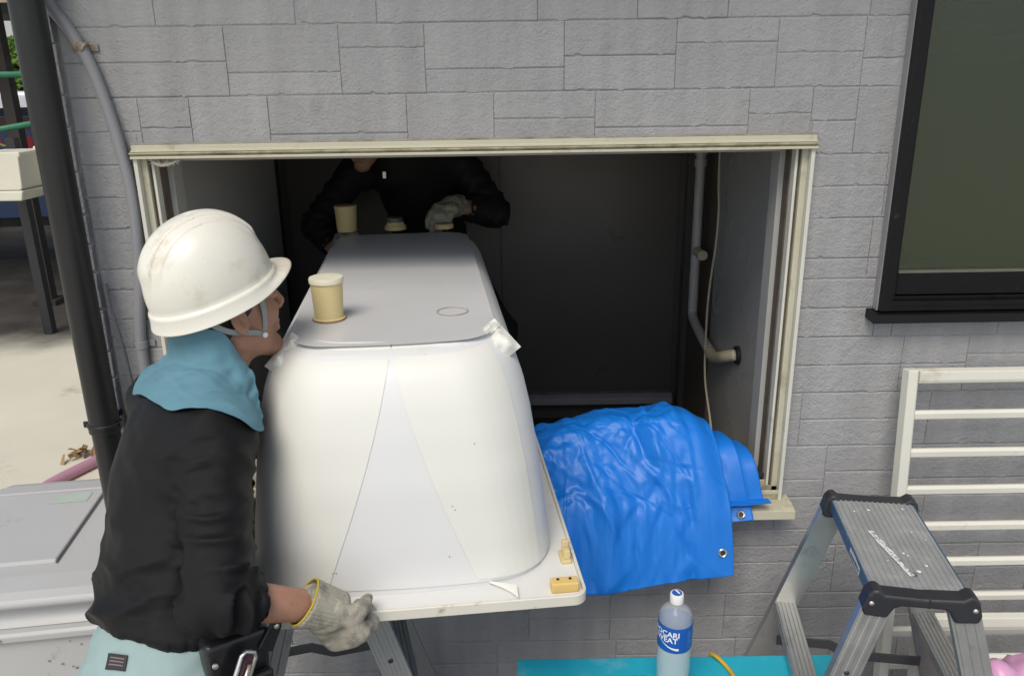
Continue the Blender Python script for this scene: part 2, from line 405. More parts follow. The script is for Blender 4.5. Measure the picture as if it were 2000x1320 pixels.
rng = random.Random(11)
def brick_mesh(x0, x1, z0, z1, proud, chips=True, jit=0.0009, step=0.05):
    pts = []
    def edge(ax, az, bx, bz, nx, nz, bottom):
        L = math.hypot(bx - ax, bz - az); n = max(1, int(L / step)); out = []
        for i in range(n):
            t = i / n
            if i: t += rng.uniform(-.25, .25) / n
            j = rng.uniform(0, jit)
            out.append((ax + (bx - ax) * t + nx * j, az + (bz - az) * t + nz * j))
        if bottom and chips and L > 0.1:
            for _ in range(rng.choice((1, 2, 2, 3, 3))):
                t = rng.uniform(0.08, 0.92); w_ = rng.uniform(0.006, 0.018) / L; d = rng.uniform(0.002, 0.005) if rng.random() < 0.35 else -0.0034
                out = [p for p in out if abs((p[0] - ax) / (bx - ax) - t) > w_ * 1.2]
                for dt, dd in ((-w_, 0.0002), (-w_ * 0.3, d), (w_ * 0.35, d * 0.8), (w_, 0.0002)):
                    tt = t + dt
                    if 0.01 < tt < 0.99: out.append((ax + (bx - ax) * tt + nx * dd, az + (bz - az) * tt + nz * dd))
            out.sort(key=lambda p: (p[0] - ax) / (bx - ax))
        return out
    pts += edge(x0, z0, x1, z0, 0, 1, True) + edge(x1, z0, x1, z1, -1, 0, False) + edge(x1, z1, x0, z1, 0, -1, False) + edge(x0, z1, x0, z0, 1, 0, False)
    n = len(pts); cx, cz = (x0 + x1) / 2, (z0 + z1) / 2; ins = 0.0026
    def shrink(p, d): 
        return (p[0] + 0.28 * (d if p[0] < cx else -d) * min(1, abs(p[0] - cx) / ((x1 - x0) / 2 - 0.004) if abs(p[0] - cx) > (x1 - x0) / 2 - 0.008 else 0),
                p[1] + (d if p[1] < cz else -d) * min(1, abs(p[1] - cz) / ((z1 - z0) / 2 - 0.004) if abs(p[1] - cz) > (z1 - z0) / 2 - 0.01 else 0))
    tx, tz = rng.uniform(-.002, .002), rng.uniform(-.004, .004)
    V = [(p[0], 0.0024, p[1]) for p in pts]
    V += [(p[0], -proud + 0.0014, p[1]) for p in pts]
    for p in pts:
        q = shrink(p, ins); V.append((q[0], -proud + (q[0] - cx) * tx + (q[1] - cz) * tz + rng.uniform(-.0003, .0003), q[1]))
    Fc = []
    for r_ in range(2):
        for i in range(n):
            j = (i + 1) % n; Fc.append((r_ * n + i, r_ * n + j, (r_ + 1) * n + j, (r_ + 1) * n + i))
    Fc.append(tuple(2 * n + i for i in range(n)))
    return V, Fc

HOLES = [(-0.926, 0.755, 0.826, 1.846), (0.972, 2.063, 1.372, 2.51)]
def minus(r):
    out = [r]
    for h in HOLES:
        nxt = []
        for x0, x1, z0, z1 in out:
            if x1 <= h[0] or x0 >= h[1] or z1 <= h[2] or z0 >= h[3]: nxt.append((x0, x1, z0, z1)); continue
            if x0 < h[0]: nxt.append((x0, h[0], z0, z1))
            if x1 > h[1]: nxt.append((h[1], x1, z0, z1))
            a, b = max(x0, h[0]), min(x1, h[1])
            if z0 < h[2]: nxt.append((a, b, z0, h[2]))
            if z1 > h[3]: nxt.append((a, b, h[3], z1))
        out = nxt
    return [q for q in out if q[1] - q[0] > 0.012 and q[3] - q[2] > 0.01]

BH = 0.1612; Z1 = 2.125; X0, X1 = -1.073, 2.25
known = {0: ([-0.839, -0.505, -0.31, 0.073, 0.311, 0.527, 0.867], [0, .5, 0, .5, 0, .45, .5, 0]),
         1: ([-0.681, -0.406, -0.2, 0.137, 0.407, 0.652, 0.862], [.5, .33, .66, .34, .5, .66, .5, .4]),
         2: ([-0.911, -0.785, -0.592, -0.251, -0.036, 0.214, 0.594, 0.75, 0.861], [.5, .55, 0, .42, 0, .6, .45, .62, .5, 0])}
GAP = 0.0011
nb = 0
for k in range(0, 14):
    zt = Z1 + BH - BH * k; zb = zt - BH
    if k in known:
        cuts, spl = known[k]; cuts = list(cuts); spl = list(spl)
    else:
        cuts, spl = [], []; x = X0 + rng.uniform(0.12, 0.3)
        while x < X1 - 0.12:
            cuts.append(x); x += rng.choice((0.17, 0.2, 0.25, 0.3, 0.34, 0.38)) * rng.uniform(0.92, 1.08)
        spl = [rng.choice((0, .34, .5, .5, .5, .66)) for _ in range(len(cuts) + 1)]
    while cuts[-1] < X1 - 0.4: cuts.append(cuts[-1] + rng.uniform(.2, .36)); spl.append(rng.choice((0, .34, .5, .66)))
    xs = [X0] + cuts + [X1]
    for i in range(len(xs) - 1):
        s = spl[i] if i < len(spl) else 0.5
        rects = [(xs[i], xs[i + 1], zb, zt)] if not s else [(xs[i], xs[i + 1], zb, zb + BH * s), (xs[i], xs[i + 1], zb + BH * s, zt)]
        for r_ in rects:
            for q in minus((r_[0] + 0.0003, r_[1] - 0.0003, r_[2] + GAP, r_[3] - GAP)):
                b_ = obj('brick', brick_mesh(*q, proud=rng.uniform(0.0, 0.0016)), M_wall, wall); nb += 1
# the corner stones
trim = obj('corner_trim', box(-1.148, -1.078, 0.0003, 0.0017, -0.3, ZT), M_wall, house)
z = -0.05; qs = (0.108, 0.075, 0.075, 0.10, 0.118, 0.075, 0.11)
k = 0
zq = 2.45
while zq > 0.0:
    hq = qs[k % 7]; k += 1
    obj('corner_stone', brick_mesh(-1.152, -1.082, zq - hq + 0.002, zq - 0.002, proud=rng.uniform(0.006, 0.010), chips=False, jit=0.0025, step=0.03), M_quoin, trim)
    zq -= hq

# ---- bathroom behind the opening
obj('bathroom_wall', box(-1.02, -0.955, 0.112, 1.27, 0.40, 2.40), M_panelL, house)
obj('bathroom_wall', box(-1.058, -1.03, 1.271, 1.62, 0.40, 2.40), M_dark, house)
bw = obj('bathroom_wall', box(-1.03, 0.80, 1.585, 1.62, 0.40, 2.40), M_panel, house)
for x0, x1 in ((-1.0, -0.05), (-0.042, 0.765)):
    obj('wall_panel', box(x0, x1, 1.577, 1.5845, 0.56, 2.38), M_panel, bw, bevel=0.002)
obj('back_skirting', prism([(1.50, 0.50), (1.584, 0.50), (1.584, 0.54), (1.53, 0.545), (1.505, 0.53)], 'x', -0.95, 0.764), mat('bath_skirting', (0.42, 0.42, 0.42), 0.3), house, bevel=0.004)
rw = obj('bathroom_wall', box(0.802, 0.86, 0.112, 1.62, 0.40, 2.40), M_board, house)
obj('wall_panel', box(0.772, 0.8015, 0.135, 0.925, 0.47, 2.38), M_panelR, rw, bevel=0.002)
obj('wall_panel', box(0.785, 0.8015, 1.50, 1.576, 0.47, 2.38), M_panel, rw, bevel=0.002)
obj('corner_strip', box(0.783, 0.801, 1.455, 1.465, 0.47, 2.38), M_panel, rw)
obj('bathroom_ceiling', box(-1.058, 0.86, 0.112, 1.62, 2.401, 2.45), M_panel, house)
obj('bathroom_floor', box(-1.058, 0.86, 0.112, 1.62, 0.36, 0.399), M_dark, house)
obj('panel_ring', lathe([(0.024, 0.0), (0.024, 0.006), (0.017, 0.008), (0.014, 0.002)], 20, Matrix.Translation((0.772, 0.29, 1.24)) @ Matrix.Rotation(R(-90), 4, 'Y'), cap0=False), M_rubber, house, auto=40)
obj('panel_ring_cap', lathe([(0.0145, 0.0), (0.0145, 0.003), (0.004, 0.005)], 16, Matrix.Translation((0.772, 0.29, 1.24)) @ Matrix.Rotation(R(-90), 4, 'Y')), M_panel, house, auto=40)

# ---- frame of the bathroom window, sashes taken out
wf = empty('window_frame'); wf.parent = house
FX0, FX1, FZ0, FZ1 = -0.931, 0.759, 0.858, 1.850
# head: stepped rails
obj('head_rail', prism([(-0.022, 1.852), (-0.022, 1.840), (-0.030, 1.839), (-0.030, 1.8355), (0.13, 1.8355), (0.13, 1.852)], 'x', FX0 - 0.004, FX1 + 0.004), M_cream, wf, bevel=0.0015)
obj('head_rail', prism([(-0.035, 1.8350), (-0.035, 1.8310), (-0.028, 1.8300), (-0.028, 1.8265), (0.03, 1.8265), (0.03, 1.8350)], 'x', FX0 - 0.006, FX1 + 0.006), M_creamdirty, wf, bevel=0.001)
obj('head_rail', prism([(-0.038, 1.8260), (-0.038, 1.8195), (0.014, 1.8195), (0.014, 1.8260)], 'x', FX0 - 0.003, FX1 + 0.003), M_cream, wf, bevel=0.0012)
obj('drip_edge', prism([(0.0, 1.8565), (-0.012, 1.8545), (-0.012, 1.8523), (0.0, 1.8523)], 'x', FX0 - 0.012, FX1 + 0.01), mat('grimy_sealant', (0.33, 0.31, 0.26), 0.8, var=0.2, vscale=20, dirt=(0.15, 0.12, 0.08), dirt_amt=0.4, dscale=18), wf)
for s, xo in ((1, FX0), (-1, FX1)):
    def bx(a, b, y0, y1, z0=FZ0 - 0.045, z1=1.8192): 
        xa, xb = sorted((xo + s * a, xo + s * b)); return box(xa, xb, y0, y1, z0, z1)
    obj('jamb', bx(0, 0.010, -0.030, 0.02), M_jamb, wf, bevel=0.0015)
    obj('jamb', bx(0.0101, 0.026, -0.012, 0.02), M_cream, wf, bevel=0.0012)
    obj('jamb_groove', bx(0.0261, 0.0335, 0.0, 0.02), M_groove, wf)
    obj('jamb', bx(0.0335, 0.0405, -0.006, 0.06), M_jamb, wf, bevel=0.0012)
    obj('jamb_groove', bx(0.0406, 0.0445, 0.022, 0.06), M_groove, wf)
    obj('reveal_board', bx(0.0406, 0.058, 0.0605, 0.125, 0.905, 1.8192), M_reveal, wf, bevel=0.001)
obj('reveal_board', box(FX0 + 0.058, FX1 - 0.058, 0.0605, 0.125, 1.806, 1.8192), M_reveal, wf)
# bottom tracks and sill
for i, (y0, y1, z1) in enumerate(((-0.028, -0.022, 0.872), (-0.012, -0.006, 0.880), (0.006, 0.012, 0.888), (0.026, 0.032, 0.898))):
    obj('sill_track', box(FX0 + 0.010, FX1 - 0.010, y0, y1, 0.8605, z1), M_creamdirty if i % 2 else M_cream, wf, bevel=0.001)
obj('sill_bed', box(FX0 + 0.0105, FX1 - 0.0105, -0.029, 0.06, 0.845, 0.860), M_creamdirty, wf)
obj('sill_board', box(FX0 + 0.045, FX1 - 0.045, 0.0605, 0.16, 0.880, 0.905), M_reveal, wf, bevel=0.002)
obj('drip_sill', prism([(0.0, 0.8445), (-0.045, 0.8445), (-0.082, 0.838), (-0.085, 0.812), (-0.078, 0.812), (0.0, 0.818)], 'x', -0.955, 0.783), M_cream, wf, bevel=0.002)
obj('track_stop', box(0.665, 0.735, 0.014, 0.025, 0.889, 0.905), M_rubber, wf, bevel=0.002)

# ---- the black window on the right
kw = empty('window'); kw.parent = house
kx0, kx1, kz0, kz1 = 0.965, 2.07, 1.400, 2.52
obj('frame_bar', prism([(kx0, -0.036), (kx0 + 0.006, -0.040), (kx0 + 0.030, -0.040), (kx0 + 0.030, 0.08), (kx0, 0.08)], 'z', kz0, kz1), M_black, kw, bevel=0.001)
obj('frame_edge', box(kx0 - 0.0035, kx0 - 0.0002, -0.026, -0.0005, kz0, kz1), mat('grey_edge', (0.35, 0.35, 0.36), 0.4, metal=0.4), kw)
obj('frame_bar', box(kx1 - 0.030, kx1, -0.040, 0.08, kz0, kz1), M_black, kw, bevel=0.001)
obj('frame_bar', box(kx0 + 0.0302, kx1 - 0.0302, -0.040, 0.08, kz1 - 0.03, kz1), M_black, kw, bevel=0.001)
obj('bottom_track', merge(box(kx0 + 0.0302, kx1 - 0.0302, -0.038, 0.08, kz0, kz0 + 0.012), box(kx0 + 0.0302, kx1 - 0.0302, -0.038, -0.034, kz0 + 0.0122, kz0 + 0.026), box(kx0 + 0.0302, kx1 - 0.0302, -0.016, -0.011, kz0 + 0.0122, kz0 + 0.034)), M_black, kw, bevel=0.001)
obj('sash_stile', box(kx0 + 0.0305, kx0 + 0.050, -0.009, 0.020, kz0 + 0.0125, kz1 - 0.031), M_black, kw, bevel=0.0015)
obj('sash_rail', merge(box(kx0 + 0.0505, kx1 - 0.031, -0.009, 0.020, kz0 + 0.036, kz0 + 0.095)), M_black, kw, bevel=0.002)
obj('glazing_bead', box(kx0 + 0.0508, kx1 - 0.031, -0.010, 0.012, kz0 + 0.0952, kz0 + 0.101), mat('dull_bead', (0.13, 0.125, 0.10), 0.6, var=0.2, vscale=30), kw)
obj('window_sill', prism([(0.0, 1.399), (-0.052, 1.394), (-0.056, 1.372), (-0.050, 1.370), (0.0, 1.374)], 'x', kx0 - 0.020, kx1 + 0.02), M_black, kw, bevel=0.0015)
M_glass = bpy.data.materials.new('frosted_glass'); M_glass.use_nodes = True
_n = M_glass.node_tree; _b = _n.nodes['Principled BSDF']
_b.inputs['Base Color'].default_value = (0.31, 0.40, 0.23, 1); _b.inputs['Roughness'].default_value = 0.22; _b.inputs['Transmission Weight'].default_value = 0.92; _b.inputs['IOR'].default_value = 1.5
_t = _n.nodes.new('ShaderNodeTexNoise'); _t.inputs['Scale'].default_value = 70; _t.inputs['Detail'].default_value = 3
_c = _n.nodes.new('ShaderNodeTexCoord'); _n.links.new(_c.outputs['Object'], _t.inputs['Vector'])
_u = _n.nodes.new('ShaderNodeBump'); _u.inputs['Strength'].default_value = 0.5; _u.inputs['Distance'].default_value = 0.002
_n.links.new(_t.outputs['Fac'], _u.inputs['Height']); _n.links.new(_u.outputs[0], _b.inputs['Normal'])
obj('glass_pane', box(kx0 + 0.0502, kx1 - 0.031, 0.002, 0.008, kz0 + 0.1012, kz1 - 0.032), M_glass, kw)
obj('room_lining', merge(box(0.87, 2.3, 0.5, 0.52, 1.2, 2.7), box(0.865, 0.8695, 0.112, 0.52, 1.2, 2.7), box(2.3005, 2.32, 0.112, 0.52, 1.2, 2.7), box(0.87, 2.3, 0.112, 0.499, 1.18, 1.1995), box(0.87, 2.3, 0.112, 0.499, 2.7005, 2.72)),
    mat('olive_reflection_lining', (0.055, 0.065, 0.03), 0.9, var=0.3, vscale=3), kw)  # green reflection of the glass put into the colour of the dark room lining

# ---- wasp-nest crumb and cobweb on the frame
cw = []
for i in range(26):
    t = rng.random(); x = -0.89 + t * 0.075; zz = 1.819 - 0.012 * math.sin(math.pi * t) - rng.uniform(0, 0.010)
    p = [(x, -0.030 + rng.uniform(-.006, .006), 1.820), (x + rng.uniform(-.008, .008), -0.030, (zz + 1.819) / 2), (x + rng.uniform(-.012, .012), -0.030, zz)]
    cw.append(tube(p, 0.0009, 4))
for j in range(4): cw.append(tube(catmull([(-0.890, -.03, 1.820 - j * .001), (-0.870, -.031, 1.8085 - j * .002), (-0.845, -.031, 1.8075 - j * .0015), (-0.815, -.03, 1.818 - j * .001)], 5), 0.0011, 5))
obj('cobweb', merge(*cw), mat('cobweb_dust', (0.35, 0.33, 0.28), 0.9), wf)

# ================================================================== PIPES AND CABLES ON THE WALL
dp = tag(empty('drainpipe', (-1.088, -0.09, 0)), 'thick black round drainpipe standing at the corner of the grey wall', 'drainpipe')
obj('pipe', lathe([(0.0375, 1.137), (0.0375, 2.70)], 32, cap0=False), M_pipeblk, dp, auto=40)
obj('pipe', lathe([(0.0355, -0.02), (0.0355, 1.136)], 32), M_pipeblk, dp, auto=40)
obj('collar', lathe([(0.0385, 1.118), (0.0405, 1.121), (0.0405, 1.133), (0.0425, 1.136), (0.0425, 1.142), (0.0385, 1.145)], 32, cap0=False, cap1=False), M_pipeblk, dp, auto=30)
for zz in (1.137, 2.42):
    obj('bracket', box(-0.008, 0.008, 0.040, 0.088, zz - 0.008, zz + 0.008), M_pipeblk, dp, bevel=0.001)
    for sx in (-1, 1): obj('bracket_tab', box(sx * 0.047 - 0.008, sx * 0.047 + 0.008, -0.004, 0.004, zz - 0.008, zz + 0.008), M_pipeblk, dp, bevel=0.001)

cd = tag(empty('conduit', (0, 0, 0)), 'grey plastic conduit curving down the wall left of the opening', 'conduit')
cpath = catmull([(-1.13, -0.018, 2.36), (-1.082, -0.018, 2.195), (-1.035, -0.018, 2.115), (-0.998, -0.018, 2.03), (-0.967, -0.018, 1.88), (-0.952, -0.018, 1.72), (-0.962, -0.018, 1.55), (-0.984, -0.018, 1.40), (-0.992, -0.018, 1.25), (-0.992, -0.018, 0.6), (-0.992, -0.018, 0.0)], 8)
obj('pipe', tube(cpath, 0.0145, 14), M_conduit, cd, smooth=True)
obj('clamp', merge(tube([(-1.028, -0.0185, 2.088), (-1.006, -0.0185, 2.076)], 0.0165, 14), box(-1.045, -0.982, -0.0065, -0.003, 2.072, 2.088)), M_rust, cd, bevel=0.001)
obj('clamp', merge(lathe([(0.0165, 1.325), (0.0165, 1.345)], 14, Matrix.Translation((-0.990, -0.018, 0))), box(-1.022, -0.958, -0.0065, -0.003, 1.326, 1.344)), M_conduit, cd, bevel=0.001)
tc_ = catmull([(-1.066, -0.004, 1.50), (-1.060, -0.008, 1.44), (-1.047, -0.008, 1.33), (-1.04, -0.008, 1.2), (-1.04, -0.008, 0.9), (-1.04, -0.008, 0.1)], 6)
tag(obj('cable', tube(tc_, 0.004, 8), M_conduit, smooth=True), 'thin grey cable running down beside the corner stones', 'cable')

wp = tag(empty('water_pipe', (0.745, 1.12, 0.4)), 'white plastic water pipe with an elbow against the dark bathroom side wall', 'pipe')
def W(*p): return [(a - 0.745, b - 1.12, c - 0.4) for a, b, c in p]
obj('riser', tube(W((0.745, 1.12, 2.39), (0.745, 1.12, 1.075)), 0.019, 14), M_pvc, wp, auto=40)
obj('branch', tube(catmull(W((0.745, 1.12, 1.085), (0.745, 1.10, 1.05), (0.745, 0.95, 1.02), (0.745, 0.80, 1.005)), 6), 0.019, 14), M_pvc, wp, smooth=True)
obj('elbow', tube(catmull(W((0.744, 0.80, 1.005), (0.742, 0.74, 1.005), (0.742, 0.66, 1.03), (0.744, 0.58, 1.063), (0.768, 0.53, 1.085)), 6), 0.021, 14), M_pvcy, wp, smooth=True)
obj('collar', lathe([(0.021, -0.008), (0.031, -0.006), (0.031, 0.006), (0.021, 0.008)], 18, Matrix.Translation(W((0.764, 0.52, 1.088))[0]) @ Matrix.Rotation(R(90), 4, 'Y'), cap0=False, cap1=False), M_rubber, wp, auto=40)
obj('coupling', lathe([(0.024, 1.255), (0.024, 1.285)], 16), M_pvc, wp, auto=40)
obj('tee', tube(W((0.745, 1.12, 1.325), (0.752, 1.03, 1.322)), 0.020, 12), M_pvcy, wp, auto=40)
obj('coupling', lathe([(0.024, 1.32), (0.024, 1.35)], 16, Matrix.Translation((0, 0, -0.02))), M_pvc, wp, auto=40)
tag(obj('pull_cord', tube(catmull([(0.735, 0.80, 2.39), (0.735, 0.80, 1.72), (0.738, 0.78, 1.55), (0.736, 0.78, 1.42), (0.728, 0.80, 1.25), (0.725, 0.80, 1.10), (0.728, 0.78, 0.90), (0.726, 0.62, 0.72), (0.72, 0.60, 0.45)], 8), 0.0042, 8), M_cord, smooth=True),
    'thin cream cord hanging in front of the white pipe', 'cord')
tag(obj('wire', tube(catmull([(0.79, 1.40, 2.35), (0.785, 1.36, 1.66), (0.775, 1.30, 1.56), (0.77, 1.20, 1.49), (0.77, 1.17, 1.475)], 6), 0.006, 8), M_rubber, smooth=True), 'short black wire hanging out of the brown bathroom board', 'wire')
# ================================================================== BATHTUB, upside down, half out of the opening
M_tub = mat('tub_shell', (0.66, 0.66, 0.645), 0.42, var=0.02, vscale=3, dirt=(0.5, 0.47, 0.4), dirt_amt=0.04, dscale=8)
M_foam = mat('foam_sheet', (0.70, 0.695, 0.64), 0.5, var=0.015, vscale=4, bump2=0.05, bscale2=20, dirt=(0.62, 0.58, 0.48), dirt_amt=-0.1, dscale=24)
M_foam2 = mat('foam_under_sheet', (0.672, 0.674, 0.67), 0.5, var=0.015, vscale=4)
M_sheet = mat('grey_bottom_sheet', (0.565, 0.567, 0.572), 0.4, var=0.03, vscale=2.5, dirt=(0.42, 0.40, 0.38), dirt_amt=0.05, dscale=7)
M_rim = mat('tub_rim', (0.68, 0.68, 0.66), 0.45, var=0.03, vscale=5, dirt=(0.45, 0.38, 0.26), dirt_amt=0.10, dscale=11)
M_rimedge = mat('tub_rim_edge', (0.64, 0.62, 0.54), 0.5, var=0.05, vscale=9, dirt=(0.22, 0.15, 0.08), dirt_amt=0.12, dscale=22)
M_abs = mat('yellowed_plastic', (0.62, 0.50, 0.25), 0.5, var=0.05, vscale=9, dirt=(0.40, 0.27, 0.12), dirt_amt=0.06, dscale=18)
M_abslid = mat('cream_lid', (0.70, 0.66, 0.52), 0.55, var=0.05, vscale=20, dirt=(0.5, 0.42, 0.3), dirt_amt=0.1, dscale=30)
M_brass = mat('worn_steel', (0.55, 0.53, 0.48), 0.35, metal=0.9, var=0.1)
tub = tag(empty('bathtub', (-0.219, -0.741, 1.0), R(6.0)), 'white bathtub turned upside down, being passed out through the opening', 'bathtub')
HP = np.array([0.0, 0.10, 0.22, 0.32, 0.38, 0.42, 0.448, 0.466, 0.477, 0.481])
PW = np.array([0.318, 0.309, 0.297, 0.284, 0.272, 0.259, 0.245, 0.230, 0.214, 0.200])
PN = np.array([0.096, 0.104, 0.120, 0.142, 0.160, 0.178, 0.196, 0.216, 0.240, 0.262])
PR = np.array([0.13, 0.13, 0.135, 0.14, 0.14, 0.135, 0.13, 0.12, 0.11, 0.10])
TL = 1.66
def rrect(w_, n_, f_, r, nc=10, nn=14, nl=16):
    pts = []
    def arc(cx, cy, a0):
        for i in range(nc): a = R(a0 + 90.0 * i / nc); pts.append((cx + r * math.cos(a), cy + r * math.sin(a)))
    def line(a, b, n):
        for i in range(n): pts.append((a[0] + (b[0] - a[0]) * i / n, a[1] + (b[1] - a[1]) * i / n))
    line((-w_ , f_ - r), (-w_, n_ + r), nl); arc(-w_ + r, n_ + r, 180); line((-w_ + r, n_), (w_ - r, n_), nn); arc(w_ - r, n_ + r, 270)
    line((w_, n_ + r), (w_, f_ - r), nl); arc(w_ - r, f_ - r, 0); line((w_ - r, f_), (-w_ + r, f_), nn); arc(-w_ + r, f_ - r, 90)
    return pts
def ring(h, off=0.0):
    w_ = np.interp(h, HP, PW) + off; n_ = np.interp(h, HP, PN) - off; r = np.interp(h, HP, PR) + off * 0.5
    pts = rrect(w_, n_, TL - n_, r)
    # the near and far faces bow outwards a little
    return [(x, y - 0.030 * (1 - (x / w_) ** 2) if y < TL / 2 else y + 0.02 * (1 - (x / w_) ** 2)) for x, y in pts]
NR = len(ring(0)); ZB = 0.012
hs_ = np.concatenate([np.linspace(0, 0.36, 10), np.linspace(0.38, 0.481, 12)])
V = []; Fc = []
for h in hs_: V += [(x, y, ZB + h) for x, y in ring(h)]
for j in range(len(hs_) - 1):
    for i in range(NR): k = (i + 1) % NR; Fc.append((j * NR + i, j * NR + k, (j + 1) * NR + k, (j + 1) * NR + i))
Fc.append(tuple((len(hs_) - 1) * NR + i for i in range(NR)))
obj('shell', (V, Fc), M_tub, tub, auto=50)
V = []; Fc = []                                                     # inside of the basin, open downwards
for j, h in enumerate(hs_): V += [(x, y, ZB - 0.011 + h * 0.975) for x, y in ring(h, -0.012)]
for j in range(len(hs_) - 1):
    for i in range(NR): k = (i + 1) % NR; Fc.append((j * NR + k, j * NR + i, (j + 1) * NR + i, (j + 1) * NR + k))
Fc.append(tuple((len(hs_) - 1) * NR + i for i in reversed(range(NR))))
obj('basin', (V, Fc), M_tub, tub, auto=50)
FWW = 0.3645
def frame_ring(ro, ri, z0, z1):
    n = len(ro); V = [(x, y, z1) for x, y in ro] + [(x, y, z1) for x, y in ri] + [(x, y, z0) for x, y in ro] + [(x, y, z0) for x, y in ri]; Fc = []
    for i in range(n):
        k = (i + 1) % n
        Fc += [(i, k, n + k, n + i), (2 * n + k, 2 * n + i, 3 * n + i, 3 * n + k), (2 * n + i, 2 * n + k, k, i), (n + i, n + k, 3 * n + k, 3 * n + i)]
    return fixn(V, Fc)
outer = rrect(FWW - 0.0065, 0.0065, TL - 0.0065, 0.022); outer2 = rrect(FWW, 0.0, TL, 0.028)
obj('rim', frame_ring(outer, ring(0, -0.0125), 0.0, 0.0118), M_rim, tub, auto=40)
obj('rim_lip', frame_ring(outer2, rrect(FWW - 0.0062, 0.0062, TL - 0.0062, 0.0222), -0.001, 0.0225), M_rimedge, tub, auto=40, bevel=0.0015)
# grey sheet stuck on the underside (now the top)
top_in = [(x * 0.985, y) for x, y in rrect(0.222, 0.232, TL - 0.235, 0.085)]
def top_z(x, y): return ZB + 0.4822
V = [(x, y - 0.022 * (1 - (x / .222) ** 2) * (1 if y < .6 else 0), ZB + 0.4816) for x, y in top_in]
tp = obj('bottom_sheet', (V, [tuple(range(len(V)))]), M_sheet, tub); solidify(tp, 0.0004, -1)
# wrapped foam sheets on the near end
i0, i1 = 16 - 1, 16 + 10 + 14 + 10 + 1                                # arc of the ring from the left side over the near end to the right side
def on_face(s, h, off):
    rg = ring(h, off); a = i0 + s * (i1 - i0); i = int(math.floor(a)); f = a - i
    p, q = rg[i], rg[min(i + 1, i1)]
    return (p[0] + (q[0] - p[0]) * f, p[1] + (q[1] - p[1]) * f, ZB + h)
under = obj('foam_under_sheet', grid(lambda u, v: on_face(0.06 + 0.88 * u, 0.010 + 0.469 * v + 0.004 * math.sin(u * 5), 0.0022), 48, 24), M_foam2, tub, auto=60)
def sheet(name, sl, sr, off, h0, h1, ms):
    return obj(name, grid(lambda u, v: on_face(sl(v) + (sr(v) - sl(v)) * u, h0(u) + (h1 - h0(u)) * v, off + 0.0001 * math.sin(7 * u + 3 * v)), 30, 24), ms, tub, auto=60)
shL = (sheet('foam_sheet', lambda v: 0.10 + 0.01 * v, lambda v: 0.345 + 0.150 * v, 0.0036, lambda u: 0.014 + 0.004 * u, 0.479, M_foam))
shR = (sheet('foam_sheet', lambda v: 0.655 - 0.155 * v, lambda v: 0.845 - 0.02 * v, 0.0036, lambda u: 0.016 - 0.008 * u, 0.479, M_foam))
fl = solidify(obj('foam_flap', grid(lambda u, v: (0.215 - 0.055 * u * (1 - v) + 0.012 * v, 0.030 + 0.040 * u + 0.012 * (1 - v) - 0.02 * v, 0.0145 + 0.004 * v + 0.004 * u), 4, 4), M_foam, tub), 0.0015)
spk = [on_face(s_, h_, 0.0042) for s_, h_ in ((0.62, 0.18), (0.625, 0.172), (0.60, 0.075), (0.355, 0.055), (0.362, 0.056), (0.70, 0.30))]
obj('speck', merge(*[box(x - .0010, x + .0012, y - .0006, y + .0004, z - .0007, z + .0007) for x, y, z in spk]), mat('dark_speck', (0.2, 0.19, 0.18), 0.8), tub)
# crumpled wrap at the two upper corners
def crumple(name, cx, cy, cz, a, b, rz, seed, amp):
    P = [((i / 18 - .5) * a, (j / 18 - .5) * b) for j in range(19) for i in range(19)]
    n = pnoise(np.array([(x * 26 + seed, y * 26, seed) for x, y in P])); n2 = pnoise(np.array([(x * 60 + seed, y * 60, 3 + seed) for x, y in P]))
    hgt = amp * (1 - np.abs(n) * 1.6) + amp * 0.5 * n2
    edge = np.array([min(1, 6 * min(x / a + .5, .5 - x / a) + .05) * min(1, 6 * min(y / b + .5, .5 - y / b) + .05) for x, y in P])
    Mx = Matrix.Translation((cx, cy, cz)) @ Euler((R(rz[0]), R(rz[1]), R(rz[2]))).to_matrix().to_4x4()
    V = [tuple(Mx @ Vector((x, y, float(hh * ee) - 0.004 - 0.012 * (1 - ee)))) for (x, y), hh, ee in zip(P, hgt, edge)]
    return obj(name, (V, grid(lambda u, v: (0, 0, 0), 18, 18)[1]), M_foam, tub, auto=50)
crumple('crumpled_wrap', 0.192, 0.252, 0.462, 0.085, 0.12, (42, 38, -40), 3.3, 0.016)
crumple('crumpled_wrap', 0.214, 0.300, 0.452, 0.05, 0.11, (20, 62, -20), 9.1, 0.016)
crumple('crumpled_wrap', -0.196, 0.250, 0.455, 0.09, 0.10, (44, -40, 35), 5.7, 0.014)
crumple('crumpled_wrap', -0.226, 0.315, 0.440, 0.06, 0.12, (16, -60, 15), 1.7, 0.010)
tear = obj('torn_tape', grid(lambda u, v: (0.192 + 0.020 * u * (0.5 + v) - 0.006 * math.sin(5 * v), 0.268 + 0.010 * u + 0.006 * math.sin(4 * u + 3 * v), 0.478 + 0.026 * v * (0.6 + 0.4 * u) + 0.003 * math.sin(9 * u)), 8, 8), M_foam, tub, auto=60); solidify(tear, 0.0012)
